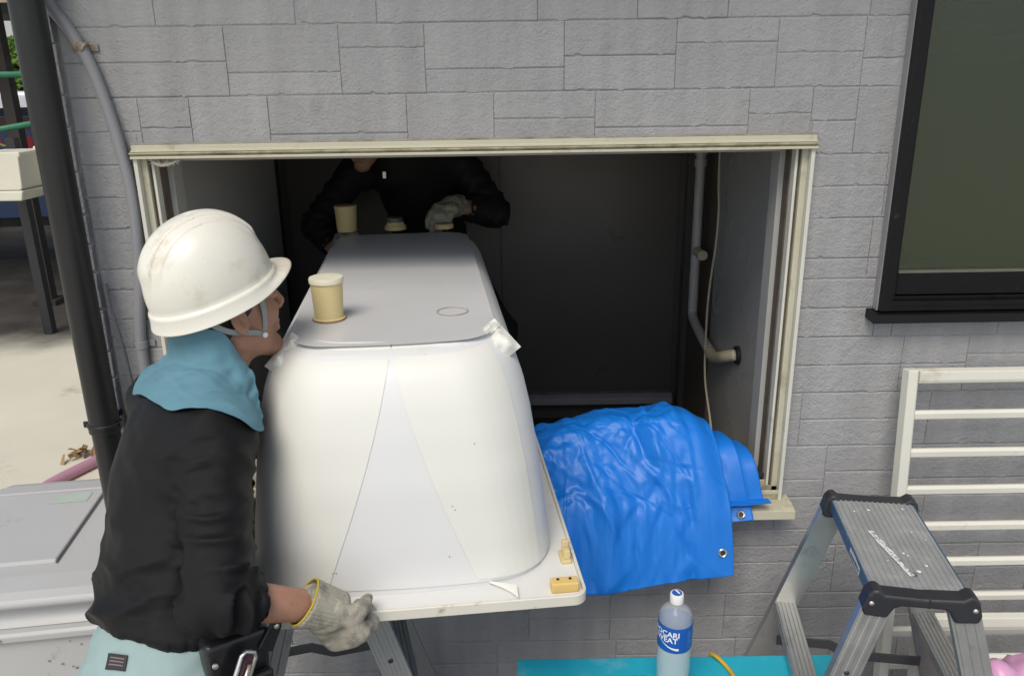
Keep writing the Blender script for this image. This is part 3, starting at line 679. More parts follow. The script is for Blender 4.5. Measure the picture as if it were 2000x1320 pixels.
# feet
def tl(x, y): 
    d = Vector((x + 0.219, y + 0.741)); c, s = math.cos(R(6)), math.sin(R(6)); return (d.x * c + d.y * s, -d.x * s + d.y * c)
ZT0 = ZB + 0.4824
cx, cy = tl(-0.405, -0.345); T_ = Matrix.Translation((cx, cy, ZT0))
ft = obj('foot', lathe([(0.036, 0), (0.036, 0.004), (0.0315, 0.006), (0.0335, 0.050), (0.0352, 0.084)], 30, T_), M_abs, tub, auto=40)
obj('foot_cap', lathe([(0.0375, 0.0842), (0.0378, 0.0925), (0.0365, 0.0955), (0.026, 0.0968)], 30, T_), M_abslid, ft, auto=35)
obj('glue_ring', lathe([(0.0375, 0.0), (0.0365, 0.0035), (0.0362, 0.0005)], 26, T_, cap0=False, cap1=False), mat('brown_glue', (0.25, 0.14, 0.08), 0.5, var=0.3, vscale=40), ft)
cx, cy = tl(-0.572, 0.74); T_ = Matrix.Translation((cx, cy, ZT0))
ft = obj('foot', lathe([(0.0335, 0), (0.0345, 0.010), (0.038, 0.080)], 28, T_), M_abs, tub, auto=40)
obj('foot_cap', lathe([(0.0395, 0.0802), (0.0395, 0.0885), (0.0375, 0.090)], 28, T_), M_abs, ft, auto=40)
cx, cy = tl(-0.405, 0.76); T_ = Matrix.Translation((cx, cy, ZT0))
dr = obj('drain_fitting', lathe([(0.038, 0), (0.038, 0.012), (0.030, 0.020), (0.030, 0.026)], 28, T_), M_abs, tub, auto=40)
obj('threaded_nut', lathe([(0.026, 0.0262), (0.0275, 0.029), (0.026, 0.032), (0.0275, 0.035), (0.026, 0.038), (0.0275, 0.041), (0.022, 0.043)], 24, T_), M_brass, dr, auto=30)
cx, cy = tl(-0.235, 0.77); T_ = Matrix.Translation((cx, cy, ZT0))
obj('foot', lathe([(0.034, 0), (0.034, 0.012), (0.030, 0.016)], 24, T_), M_abs, tub, auto=40)
cx, cy = tl(-0.135, -0.30)                                           # where a foot broke off
obj('glue_scar', lathe([(0.036, 0.0), (0.037, 0.0012), (0.034, 0.0018), (0.032, 0.0004)], 30, Matrix.Translation((cx, cy, ZT0 + 0.0001)), cap0=False, cap1=False), mat('glue_scar', (0.46, 0.44, 0.42), 0.6, var=0.2, vscale=30, dirt=(0.28, 0.16, 0.10), dirt_amt=0.35, dscale=16), tub)
# blocks and clips on the rim
cx, cy = tl(0.100, -0.668)
bk = obj('support_block', box(cx - 0.030, cx + 0.026, cy - 0.014, cy + 0.012, 0.0120, 0.034), mat('yellow_block', (0.66, 0.47, 0.17), 0.6, var=0.08, vscale=20), tub, bevel=0.003)
for dx in (-0.015, 0.010): obj('screw', lathe([(0.0032, 0.0), (0.0032, 0.0015)], 10, Matrix.Translation((cx + dx, cy + 0.002, 0.0341))), M_rubber, bk)
def clip(x, y, s=1.0):
    c = obj('rim_clip', merge(box(x - .010 * s, x + .012 * s, y - .022 * s, y + .022 * s, 0.012, 0.020), box(x - .004 * s, x + .010 * s, y - .016 * s, y - .004 * s, 0.0201, 0.040), box(x - .004 * s, x + .010 * s, y + .004 * s, y + .014 * s, 0.0201, 0.052), box(x + .003 * s, x + .009 * s, y - .0038 * s, y + .0038 * s, 0.0201, 0.030)), M_abs, tub, bevel=0.0015)
    return c
cx, cy = tl(0.105, -0.560); clip(cx, cy); cx, cy = tl(0.036, 0.11); clip(cx, cy, 0.9)

# ================================================================== BLUE TARP over the sill
M_tarp = mat('blue_tarp', (0.006, 0.16, 0.60), 0.42, var=0.10, vscale=5, bump2=0.10, bscale2=40, bump=0.15, bscale=160, rvar=0.08, spec=0.5)
add_wave(M_tarp, 260, 0.10, 0.0004, 'X'); add_wave(M_tarp, 260, 0.10, 0.0004, 'Z')
M_eye = mat('steel_eyelet', (0.62, 0.62, 0.60), 0.3, metal=0.9, var=0.05)
tarp = tag(empty('tarpaulin', (0.35, 0.0, 0.86)), 'crumpled blue tarpaulin with eyelets folded over the window sill', 'tarpaulin')
def tarp_layer(name, xt, xb, zc, zb, yb, yo, amp, seed, nu=90, nv=110, hem=0.0):
    P = np.zeros(((nv + 1) * (nu + 1), 3)); st = []
    for j in range(nv + 1):
        for i in range(nu + 1):
            s, t = i / nu, j / nv
            c = zc(s); b = zb(s)
            ctrl = [(0.40 + yo, c - 0.22), (0.21 + yo, c - 0.045), (0.085 + yo, c), (0.015 + yo, c - 0.022), (-0.050 + yo * .5, c - 0.105), (-0.112 + 0.6 * (yb + 0.16), 0.845 if b < 0.75 else b + 0.5 * (c - 0.105 - b)), (yb, b)]
            a = t * 6; k = min(int(a), 5); f = a - k
            q = [ctrl[max(k - 1, 0)], ctrl[k], ctrl[k + 1], ctrl[min(k + 2, 6)]]
            yz = [0.5 * (2 * q[1][m] + (q[2][m] - q[0][m]) * f + (2 * q[0][m] - 5 * q[1][m] + 4 * q[2][m] - q[3][m]) * f * f + (3 * q[1][m] - q[0][m] - 3 * q[2][m] + q[3][m]) * f ** 3) for m in (0, 1)]
            ts = t * t * (3 - 2 * t)
            x0 = xt[0] + (xb[0] - xt[0]) * ts; x1 = xt[1] + (xb[1] - xt[1]) * ts
            P[j * (nu + 1) + i] = (x0 + (x1 - x0) * s, yz[0], yz[1]); st.append((s, t))
    st = np.array(st); Fq = np.array(grid(lambda u, v: (0, 0, 0), nu, nv)[1]); N = np_normals(P, Fq)
    # crumple: sharp ridges at several scales plus long pulls fanning down from the crest
    L_ = np.stack([st[:, 0] * (xb[1] - xb[0]), st[:, 1] * 0.62], 1)          # flat cloth coordinates in metres
    wx = 0.018 * pnoise(np.stack([L_[:, 0] * 9, L_[:, 1] * 9, L_[:, 0] * 0 + seed], 1)); wy = 0.018 * pnoise(np.stack([L_[:, 0] * 9, L_[:, 1] * 9, L_[:, 0] * 0 + seed + 9], 1))
    d = np.zeros(len(P)); q = random.Random(int(seed))
    for lam, a_, k_ in ((0.34, 0.22, 2), (0.19, 0.28, 3), (0.10, 0.26, 4), (0.055, 0.20, 4)):
        for m_ in range(k_):
            th = q.uniform(-0.75, 0.75) if m_ % 3 else q.uniform(0, math.pi)         # mostly creases running down the drop
            c_ = (L_[:, 0] + wx) * math.cos(th) + (L_[:, 1] + wy) * math.sin(th)
            tri = np.abs(((c_ / lam + q.random()) % 1.0) * 2 - 1) * 2 - 1
            msk = smoothstep(0.0, 0.40, pnoise(np.stack([L_[:, 0] * 1.1 / lam + q.uniform(0, 50), L_[:, 1] * 0.8 / lam, L_[:, 0] * 0 + m_ + lam * 70], 1)))
            d += a_ * tri * msk * lam / 4
    for m_ in range(32):                                             # crisp fold lines
        ax_, ay_ = q.uniform(0, 0.6), q.uniform(0.1, 0.62); th = q.gauss(math.pi / 2, 0.55) if m_ % 3 else q.uniform(0, math.pi); ln = q.uniform(0.05, 0.20); wd = q.uniform(0.006, 0.013)
        dx_, dy_ = L_[:, 0] + wx * .5 - ax_, L_[:, 1] + wy * .5 - ay_; al = dx_ * math.cos(th) + dy_ * math.sin(th); ac = np.abs(-dx_ * math.sin(th) + dy_ * math.cos(th))
        d += q.choice((1, 1, -1)) * q.uniform(0.003, 0.0065) * np.clip(1 - ac / wd, 0, 1) * np.clip(1 - np.abs(al) / ln, 0, 1) ** 0.7
    calm = 1 - 0.8 * smoothstep(0.82, 0.88, st[:, 0])                # the flat hem strip on the right
    d = amp * calm * d
    P = P + N * d[:, None]
    o = obj(name, (P, Fq), M_tarp, tarp, smooth=True, loc=None)
    o.location = (-0.35, 0, -0.86)
    solidify(o, 0.0022); return P, N, nu
m1 = tarp_layer('folded_sheet', (-0.10, 0.545), (-0.02, 0.598), lambda s: 0.985 + 0.085 * float(smoothstep(0.05, 0.65, s)) - 0.03 * float(smoothstep(0.9, 1.0, s)), lambda s: 0.603 + 0.088 * s, -0.165, 0.0, 0.75, 2.0, 210, 240)
m2 = tarp_layer('folded_sheet', (0.30, 0.600), (0.38, 0.660), lambda s: 0.985 + 0.02 * s, lambda s: 0.80 + 0.025 * s, -0.105, -0.03, 0.22, 12.0, 60, 80)
m3 = tarp_layer('folded_sheet', (0.36, 0.648), (0.44, 0.708), lambda s: 0.968 + 0.012 * s, lambda s: 0.857 + 0.015 * s, -0.098, -0.04, 0.22, 22.0, 60, 80)
def eyelet(layer, s, t, r):
    P, N, nu = layer; nv = len(P) // (nu + 1) - 1; i = int(s * nu); j = int(t * nv); p = Vector(P[j * (nu + 1) + i]); n = Vector(N[j * (nu + 1) + i])
    if n.y > 0: n = -n
    M = Matrix.Translation(p + n * 0.003 - Vector((0.35, 0, 0.86))) @ n.to_track_quat('Z', 'Y').to_matrix().to_4x4()
    e = obj('eyelet', lathe([(r * .52, -0.001), (r * .55, 0.0022), (r * .78, 0.0034), (r, 0.0012), (r, -0.001)], 24, M, cap0=False, cap1=False), M_eye, tarp, auto=50)
    obj('eyelet_hole', lathe([(r * .53, 0.0), (r * .3, 0.0003)], 16, M), M_rubber, e)
eyelet(m1, 0.955, 0.925, 0.0125); eyelet(m2, 0.89, 0.93, 0.0125)

# ================================================================== STEPLADDERS
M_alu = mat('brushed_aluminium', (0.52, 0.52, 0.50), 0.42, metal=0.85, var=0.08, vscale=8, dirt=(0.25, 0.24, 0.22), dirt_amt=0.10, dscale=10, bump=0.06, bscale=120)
M_alud = mat('dusty_shaded_aluminium', (0.36, 0.36, 0.35), 0.55, metal=0.6, var=0.1, vscale=8, dirt=(0.16, 0.15, 0.14), dirt_amt=0.16, dscale=10)  # darker aluminium copy, shade put into its colour for the ladder under the tub
M_plate = mat('worn_blue_grey_plate', (0.33, 0.34, 0.34), 0.5, metal=0.2, var=0.14, vscale=14, dirt=(0.46, 0.45, 0.43), dirt_amt=0.3, dscale=15, rvar=0.15)
M_platee = mat('blue_plate_edge', (0.075, 0.15, 0.24), 0.5, metal=0.2, var=0.2, vscale=20, dirt=(0.3, 0.32, 0.33), dirt_amt=0.12, dscale=30)
M_cap = mat('black_plastic_cap', (0.028, 0.029, 0.034), 0.45, var=0.12, vscale=10, bump=0.15, bscale=200)
M_strap = mat('grey_steel_strap', (0.11, 0.11, 0.115), 0.45, metal=0.5, var=0.1)
M_stick = mat('white_sticker', (0.72, 0.72, 0.70), 0.6, var=0.05)
M_ink = mat('black_ink', (0.03, 0.03, 0.03), 0.7)
M_splash = mat('white_paint_splash', (0.8, 0.8, 0.8), 0.6)
def rib_prof(w_, d, nr=3, rh=0.0016):
    a = w_ / 2; b = d / 2; pts = [(-a, -b), (a, -b), (a, b)]
    for i in range(nr):
        c = a - (i + 0.5) * w_ / nr * 0.92 - 0.02 * w_
        pts += [(c + 0.0045, b), (c + 0.0035, b + rh), (c - 0.0035, b + rh), (c - 0.0045, b)]
    return pts + [(-a, b)]
def ladder(loc, rz, h, label, sticker):
    M_alu = MATS['brushed_aluminium' if sticker else 'dusty_shaded_aluminium']  # the ladder under the tub takes the metal with shade in its colour
    t = tag(empty('stepladder', loc, rz), label, 'stepladder', 'aluminium stepladders')
    HL, HW = 0.207, 0.094                                            # half length of the top (Y) and half width (X)
    pl = obj('top_plate', box(-HW + 0.0015, HW - 0.0015, -HL + 0.03, HL - 0.03, h - 0.018, h - 0.004), M_plate, t, bevel=0.0015)
    nrib = 15
    for i in range(nrib):
        x = -HW + 0.008 + i * (2 * HW - 0.016) / (nrib - 1)
        obj('tread_rib', prism([(x - .0028, h - .0038), (x + .0028, h - .0038), (x + .0016, h - .0020), (x - .0016, h - .0020)], 'y', -HL + 0.031, HL - 0.031), M_plate, pl)
    obj('plate_edge', box(-HW - 0.0015, -HW + 0.0012, -HL + 0.03, HL - 0.03, h - 0.034, h - 0.0035), M_platee, t, bevel=0.001)
    obj('plate_edge', box(HW - 0.0012, HW + 0.0015, -HL + 0.03, HL - 0.03, h - 0.034, h - 0.0035), M_platee, t, bevel=0.001)
    a = HW + 0.016
    cp = [(-a, h - .052), (-a - .004, h - .035), (-a + .004, h - .004), (-a + .014, h + .008), (-a + .024, h + .008), (-a + .036, h - .001), (0, h - .004), (a - .036, h - .001), (a - .024, h + .008), (a - .014, h + .008), (a - .004, h - .004), (a + .004, h - .035), (a, h - .052), (a - .045, h - .056), (a - .058, h - .032), (a - .07, h - .026), (-a + .07, h - .026), (-a + .058, h - .032), (-a + .045, h - .056)]
    for s in (-1, 1):
        c = obj('end_cap', prism(cp, 'y', s * (HL - 0.034), s * (HL + 0.006)), M_cap, t, bevel=0.006, seg=3)
        obj('cap_groove', box(0.010, 0.0125, s * (HL + 0.0045) - 0.002, s * (HL + 0.0045) + 0.002, h - 0.024, h - 0.0045), M_rubber, c)
        for q in (-1, 1):
            obj('rivet', lathe([(0.0055, 0), (0.0045, 0.002), (0.001, 0.003)], 12, Matrix.Translation((q * (a - 0.012), s * (HL + 0.0058), h - 0.022)) @ Matrix.Rotation(R(90 if s < 0 else -90), 4, 'X')), M_alu, c, auto=50)
    foot = {}
    for sx in (-1, 1):
        for sy in (-1, 1):
            top = Vector((sx * (HW - 0.012), sy * (HL - 0.015), h - 0.030)); bot = Vector((sx * (HW - 0.012 + 0.285 * (h - 0.03)), sy * (HL - 0.015 + 0.075 * (h - 0.03)), 0.012))
            foot[sx, sy] = (top, bot)
            d = (bot - top).normalized(); side = Vector((0, sy, 0)); side = (side - d * side.dot(d)).normalized(); wid = d.cross(side)
            pr = rib_prof(0.058, 0.024); V = []
            for p in (top, bot): V += [tuple(p + wid * u + side * v) for u, v in pr]
            n = len(pr); Fc = [tuple(range(n)), tuple(range(2 * n - 1, n - 1, -1))] + [(i, n + i, n + (i + 1) % n, (i + 1) % n) for i in range(n)]
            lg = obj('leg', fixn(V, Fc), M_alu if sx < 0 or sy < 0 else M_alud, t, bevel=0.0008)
            hp = top + (bot - top) * 0.17 + side * 0.0128
            obj('rivet', lathe([(0.006, 0), (0.005, 0.002), (0.001, 0.003)], 12, Matrix.Translation(hp) @ side.to_track_quat('Z', 'Y').to_matrix().to_4x4()), M_cap, lg, auto=50)
            obj('rubber_foot', box(bot.x - 0.035, bot.x + 0.035, bot.y - 0.02, bot.y + 0.02, 0.0, 0.03), M_rubber, lg, bevel=0.004)
    for sx in (-1, 1):
        for q in (0.315, 0.63):
            if q > h - 0.08: continue
            f = q / (h - 0.03); A = foot[sx, -1][0].lerp(foot[sx, -1][1], f); B = foot[sx, 1][0].lerp(foot[sx, 1][1], f)
            w2 = 0.027; xs = (A.x + B.x) / 2; zz = A.z
            rg = obj('rung', box(xs - w2, xs + w2, A.y + 0.0115, B.y - 0.0115, zz - 0.014, zz + 0.012), M_alu, t, bevel=0.002)
            for i in range(5):
                x = xs - w2 + 0.007 + i * 0.010
                obj('tread_rib', prism([(x - .003, zz + .0122), (x + .003, zz + .0122), (x + .0018, zz + .0145), (x - .0018, zz + .0145)], 'y', A.y + 0.012, B.y - 0.012), M_alu, rg)
    for sy in (-1, 1):
        f = 0.44; A = foot[-1, sy][0].lerp(foot[-1, sy][1], f); B = foot[1, sy][0].lerp(foot[1, sy][1], f)
        pth = [A + Vector((0.02, -sy * .016, 0)), A.lerp(B, 0.38) + Vector((0, -sy * .016, 0)), A.lerp(B, 0.52) + Vector((0, -sy * .016, -.028)), B + Vector((-0.02, -sy * .016, -.028))]
        obj('spreader_bar', sweep(pth, [(-.002, -.014), (.002, -.014), (.002, .014), (-.002, .014)]), M_strap, t, bevel=0.001)
    if sticker:
        z = h - 0.0008; r0 = random.Random(8)
        cl = lambda v: -0.040 + (0.035 - v) * 0.235
        vs_ = [0.035, 0.020, 0.004, -0.010, -0.025, -0.045, -0.062, -0.080, -0.100, -0.118, -0.137]
        outl = [(cl(v) - r0.uniform(.0062, .0080), v + r0.uniform(-.001, .001)) for v in vs_] + [(cl(v) + r0.uniform(.0030, .0078), v + r0.uniform(-.001, .001)) for v in reversed(vs_)]
        sk = obj('sticker', ([(x, y, z) for x, y in outl], [tuple(range(len(outl)))]), M_stick, pl); solidify(sk, 0.0003)
        gl = []; r2 = random.Random(5)
        for i in range(120):
            v = r2.uniform(-0.125, 0.030); c = -0.037 - (v - .035) * -0.21 * -1 if False else (-0.040 + (0.035 - v) * 0.235)
            x = c + r2.uniform(-0.0045, 0.0045); s_ = r2.uniform(.0007, .0017)
            gl.append(([(x - s_, v - s_ * .5, z + .0005), (x + s_, v - s_ * .5, z + .0005), (x + s_, v + s_ * .5, z + .0005), (x - s_, v + s_ * .5, z + .0005)], [(0, 1, 2, 3)]))
        rr = [(0.004 + 0.0065 * math.cos(a * math.pi / 12), -0.131 + 0.0065 * math.sin(a * math.pi / 12), z + .0005) for a in range(24)]
        rr2 = [(0.004 + 0.0050 * math.cos(a * math.pi / 12), -0.131 + 0.0050 * math.sin(a * math.pi / 12), z + .0005) for a in range(24)]
        gl.append((rr + rr2, [(i, (i + 1) % 24, 24 + (i + 1) % 24, 24 + i) for i in range(24)]))
        obj('sticker_print', merge(*gl), M_ink, pl)
        sk2 = obj('sticker', ([(-HW - .0022, y, zz) for y, zz in ((-.025, h - .010), (-.022, h - .026), (-.070, h - .029), (-.105, h - .030), (-.108, h - .012), (-.06, h - .009))], [tuple(range(6))]), M_stick, t); solidify(sk2, 0.0003)
        gl = []
        for i in range(16):
            y = -.03 - i * .0048; gl.append(box(-HW - .0030, -HW - .0027, y, y + r2.uniform(.0015, .0035), h - .024, h - .024 + r2.uniform(.004, .009)))
        obj('sticker_print', merge(*gl), M_ink, t)
        sp = []
        for (x, y, s_) in ((.006, -.052, .003), (.013, -.060, .0026), (.040, -.095, .0032), (.018, -.118, .0045), (-.02, .13, .004), (.05, .04, .002), (-.055, .12, .003), (.06, .145, .003), (-.035, -.085, .002), (.07, .01, .002)):
            n = 7; sp.append(([(x + s_ * r2.uniform(.6, 1.2) * math.cos(i * 2 * math.pi / n), y + 1.5 * s_ * r2.uniform(.6, 1.2) * math.sin(i * 2 * math.pi / n), z + .0006) for i in range(n)], [tuple(range(n))]))
        obj('paint_splash', merge(*sp), M_splash, pl)
    return t
ladder((0.848, -0.490, 0), R(-9.0), 1.0, 'aluminium stepladder with scuffed blue-grey top and white stickers at lower right', True)
ladder((-0.455, -0.435, 0), R(15.0), 0.985, 'aluminium stepladder standing under the upside-down bathtub', False)

# ================================================================== WORK PLATFORM, BOTTLE, CORD
M_turq = mat('turquoise_board', (0.02, 0.38, 0.50), 0.5, var=0.10, vscale=5, dirt=(0.16, 0.40, 0.46), dirt_amt=0.22, dscale=10, bump=0.2, bscale=60, bump2=0.3, bscale2=9)
wk = tag(empty('work_platform', (0.39, -0.5325, 0)), 'low platform topped with a turquoise board below the blue tarpaulin', 'platform')
pb = obj('board', box(-0.39, 0.405, -0.1075, 0.1075, 0.615, 0.640), M_turq, wk, bevel=0.003)
for sx in (-1, 1):
    for sy in (-1, 1):
        obj('leg', sweep([(sx * 0.34, sy * 0.075, 0.614), (sx * 0.36, sy * 0.095, 0.0)], [(-.016, -.016), (.016, -.016), (.016, .016), (-.016, .016)]), M_alud, wk, bevel=0.002)
    obj('cross_bar', sweep([(sx * 0.350, -0.085, 0.30), (sx * 0.350, 0.085, 0.30)], [(-.010, -.010), (.010, -.010), (.010, .010), (-.010, .010)]), M_alud, wk)
pm = []
for i in range(2):
    x = -0.118 + i * 0.020
    pm += [box(x, x + .015, 0.0265, 0.0295, .6402, .6408), box(x, x + .003, 0.0297, 0.0425, .6402, .6408), box(x + .012, x + .015, 0.0297, 0.0425, .6402, .6408), box(x + .0032, x + .0118, 0.0395, 0.0425, .6402, .6408)]
obj('board_mark', merge(*pm), M_ink, pb)
tag(obj('yellow_cord', tube(catmull([(0.470, -0.36, 0.0), (0.474, -0.40, 0.45), (0.476, -0.417, 0.62), (0.482, -0.435, 0.650), (0.505, -0.475, 0.6455), (0.520, -0.55, 0.6455), (0.527, -0.625, 0.6455), (0.529, -0.652, 0.62), (0.53, -0.655, 0.3), (0.53, -0.655, 0.006)], 8), 0.005, 8), mat('yellow_cord', (0.55, 0.36, 0.03), 0.6, var=0.2, vscale=40), smooth=True), 'yellow cord trailing over the turquoise board', 'cord')

bt = tag(empty('drink_bottle', (0.355, -0.55, 0.6405)), 'clear sports drink bottle with blue label and white cap on turquoise board', 'bottle')
def clear(name, col, alpha, rough):
    m = mat(name, col, rough, var=0.02, rvar=0.02, spec=0.6); m.node_tree.nodes['Principled BSDF'].inputs['Alpha'].default_value = alpha; return m
prof = [(0.030, 0.0), (0.036, 0.004), (0.0375, 0.012), (0.0375, 0.045), (0.0362, 0.060), (0.0378, 0.080), (0.0378, 0.207), (0.0366, 0.217), (0.0325, 0.228), (0.0250, 0.237), (0.0175, 0.243), (0.0140, 0.247), (0.0135, 0.251)]
obj('bottle_wall', lathe(prof, 36, cap1=False), clear('bottle_plastic', (0.75, 0.82, 0.84), 0.25, 0.08), bt, smooth=True)
obj('drink', lathe([(r - 0.001, z) for r, z in prof[:6]] + [(0.0366, 0.150)], 36), clear('cloudy_drink', (0.50, 0.66, 0.68), 0.45, 0.15), bt, auto=40)
lb = obj('label_wrap', lathe([(0.0383, 0.142), (0.0385, 0.144), (0.0385, 0.204), (0.0383, 0.206)], 40, cap0=False, cap1=False), mat('blue_label', (0.01, 0.10, 0.42), 0.35, var=0.03), bt, smooth=True)
obj('cap', lathe([(0.0150, 0.251), (0.0152, 0.254), (0.0150, 0.270), (0.0140, 0.2725), (0.0115, 0.2730), (0.0115, 0.2722)], 32), mat('white_cap', (0.78, 0.78, 0.76), 0.4, var=0.02), bt, auto=40)
obj('cap_print', lathe([(0.0112, 0.2732), (0.0110, 0.2734)], 28), mat('blue_print', (0.02, 0.12, 0.5), 0.4), bt)
obj('cap_print', ([(-.003, .009, .2737), (.001, .010, .2737), (.006, .0, .2737), (.006, -.006, .2737), (.002, -.002, .2737), (-.001, .004, .2737)], [(0, 1, 2, 3, 4, 5)]), M_splash, bt)
M_lw = mat('label_white', (0.8, 0.82, 0.85), 0.45, var=0.02)
def on_bottle(vf, a0, z0, r=0.0389):
    return [(r * math.sin(a0 + x / r), -r * math.cos(a0 + x / r), z0 + y) for x, y, *_ in vf[0]], vf[1]
A_R = R(-4)                                                          # right end of the lettering, seen from the front
tm = text_mesh('POCARI', 0.0185, 0.0004, 'RIGHT'); obj('label_lettering', on_bottle(tm, A_R + R(8), 0.1835), M_lw, lb)
tm = text_mesh('SWEAT', 0.0185, 0.0004, 'RIGHT'); obj('label_lettering', on_bottle(tm, A_R + R(2), 0.1685), M_lw, lb)
sw = []
N_ = 22
for i in range(N_ + 1):
    u = i / N_; x = -0.050 + 0.050 * u; c = 0.0145 - 0.0155 * math.sin(u * math.pi * 0.55); th = 0.0006 + 0.0052 * u
    sw += [(x, c + 0.116 - 0.104, 0), (x, c + 0.116 - 0.104 - th, 0)]
obj('label_lettering', on_bottle((sw, [(2 * i, 2 * i + 1, 2 * i + 3, 2 * i + 2) for i in range(N_)]), A_R + R(6), 0.1445), M_lw, lb)
pz = []
for i in range(9): pz.append(([(0.022, .006 + i * .0055, 0), (0.022 + rng.uniform(.008, .014), .006 + i * .0055, 0), (0.022 + rng.uniform(.008, .014), .0075 + i * .0055, 0), (0.022, .0075 + i * .0055, 0)], [(0, 1, 2, 3)]))
obj('label_print', on_bottle(merge(*pz), 0.0, 0.144), mat('label_pale_print', (0.12, 0.25, 0.55), 0.45), lb)

# ================================================================== WINDOW GRILLES leaning on the wall
M_grille = mat('cream_grille', (0.66, 0.65, 0.57), 0.45, var=0.04, vscale=4, dirt=(0.42, 0.38, 0.28), dirt_amt=0.10, dscale=7)
def grille(loc, rx, ry, wd, ht, nbar, label, bh=0.024, sp=None):
    t = empty('window_grille', loc); t.rotation_euler = (R(rx), R(ry), 0); tag(t, label, 'grille', 'window grilles leaning on the wall')
    for x0 in (0.0, wd - 0.036):
        obj('stile', prism([(x0, 0.0), (x0 + 0.006, -0.026), (x0 + 0.030, -0.026), (x0 + 0.036, -0.020), (x0 + 0.036, 0.0)], 'z', 0.0, ht), M_grille, t, bevel=0.002)
    for z0 in (0.0, ht - 0.040):
        obj('rail', prism([(-0.001, z0), (-0.024, z0 + 0.003), (-0.0265, z0 + 0.012), (-0.0265, z0 + 0.036), (-0.001, z0 + 0.040)], 'x', 0.0365, wd - 0.0365), M_grille, t, bevel=0.002)
    s_ = sp or (ht - 0.04) / (nbar + 1)
    for i in range(nbar):
        z0 = ht - 0.02 - (i + 1) * s_
        obj('bar', prism([(-0.004, z0 - bh / 2), (-0.018, z0 - bh / 2 + .002), (-0.020, z0 + bh / 2 - .006), (-0.012, z0 + bh / 2), (-0.004, z0 + bh / 2)], 'x', 0.0365, wd - 0.0365), M_grille, t, bevel=0.0012)
    return t
grille((1.045, -0.150, 0.0), -5.0, 0.0, 1.20, 1.247, 10, 'tall cream window grille leaning on the grey wall under black window', sp=0.109)
g2 = grille((1.075, -0.285, 0.0), -7.0, 0.6, 1.15, 0.600, 4, 'shorter cream grille leaning in front of the tall cream grille')
# pink bag
pk = Vol((-0.25, -0.2, -0.02), (0.25, 0.2, 0.62), 0.012)
pk.ell((0, 0, 0.2), (0.17, 0.12, 0.22), 0.05); pk.ell((0.02, 0, 0.42), (0.13, 0.09, 0.14), 0.08); pk.cone((-0.07, 0, 0.5), (-0.10, -0.02, 0.55), 0.03, 0.02, 0.05); pk.cone((0.06, 0.0, 0.5), (0.09, 0.02, 0.57), 0.035, 0.02, 0.05)
pk.half((0, 0, 0.0), (0, 0, -1))
V, Fq = pk.mesh(); N = np_normals(V, Fq); V = V + N * (0.016 * (1 - 2 * np.abs(pnoise(V * 11))) + 0.008 * (1 - 2 * np.abs(pnoise(V * 27))))[:, None]; V[:, 2] = np.maximum(V[:, 2], 0.0); V = V * np.array([1.0, 1.0, 1.22])
tag(obj('plastic_bag', (V, Fq), mat('pink_plastic', (0.62, 0.32, 0.52), 0.35, var=0.06), None, smooth=True, loc=(1.205, -0.53, 0)), 'crumpled pink plastic bag beside the stepladder in the corner', 'bag')
# ================================================================== STORAGE BOX, HOSE, BACKGROUND
M_box = mat('grey_plastic_box', (0.43, 0.43, 0.425), 0.5, var=0.04, vscale=3, dirt=(0.25, 0.24, 0.23), dirt_amt=0.08, dscale=9, bump=0.06, bscale=150)
sb = tag(empty('storage_box', (-1.15, -0.15, 0), R(8)), 'light grey plastic outdoor storage box behind the worker', 'storage box')
BW = 0.56
obj('body', prism([(0.012, 0.0), (0.0, 0.53), (0.76, 0.53), (0.75, 0.0)], 'x', -BW, -0.012), M_box, sb, bevel=0.006)
obj('rim_strip', prism([(-0.016, 0.532), (-0.018, 0.553), (-0.010, 0.5595), (0.77, 0.5595), (0.776, 0.532)], 'x', -BW - 0.01, -0.002), M_box, sb, bevel=0.004)
lidp = [(0.006, 0.560), (0.030, 0.585), (0.026, 0.612), (0.000, 0.630), (-0.006, 0.642), (0.004, 0.654), (0.030, 0.664), (0.10, 0.670), (0.60, 0.668), (0.70, 0.655), (0.762, 0.615), (0.765, 0.560)]
lid = obj('lid', prism(lidp, 'x', -BW, -0.004), M_box, sb, bevel=0.010, seg=3)
obj('lid_panel', prism([(0.150, 0.667), (0.154, 0.6785), (0.160, 0.681), (0.590, 0.679), (0.596, 0.667)], 'x', -BW + 0.03, -0.172), M_box, lid, bevel=0.005)
obj('lid_panel', prism([(0.603, 0.664), (0.606, 0.677), (0.68, 0.668), (0.73, 0.650), (0.735, 0.635)], 'x', -BW + 0.03, -0.172), M_box, lid, bevel=0.004)
obj('panel_groove', merge(box(-0.1715, -0.166, 0.150, 0.70, 0.6672, 0.6708)), mat('groove_shadow_gap', (0.12, 0.12, 0.125), 0.7), lid)
obj('lid_label', box(-0.32, -0.205, 0.505, 0.565, 0.6803, 0.6808), mat('faded_green_label', (0.40, 0.46, 0.40), 0.6, var=0.08, vscale=30, dirt=(0.2, 0.24, 0.2), dirt_amt=0.12, dscale=60), lid)
sct = []
for i in range(10): 
    x = -rng.uniform(0.05, 0.52); z0 = rng.uniform(0.40, 0.52); s_ = rng.uniform(0.002, 0.007); sct.append(box(x, x + s_ * 1.6, -0.0016, -0.0008, z0, z0 + s_))
obj('scuff_mark', merge(*sct), mat('dark_scuff', (0.14, 0.14, 0.14), 0.7), sb)
obj('screw', lathe([(0.006, 0), (0.005, 0.002), (0.001, 0.003)], 12, Matrix.Translation((-0.28, -0.018, 0.543)) @ Matrix.Rotation(R(90), 4, 'X')), M_alu, sb)
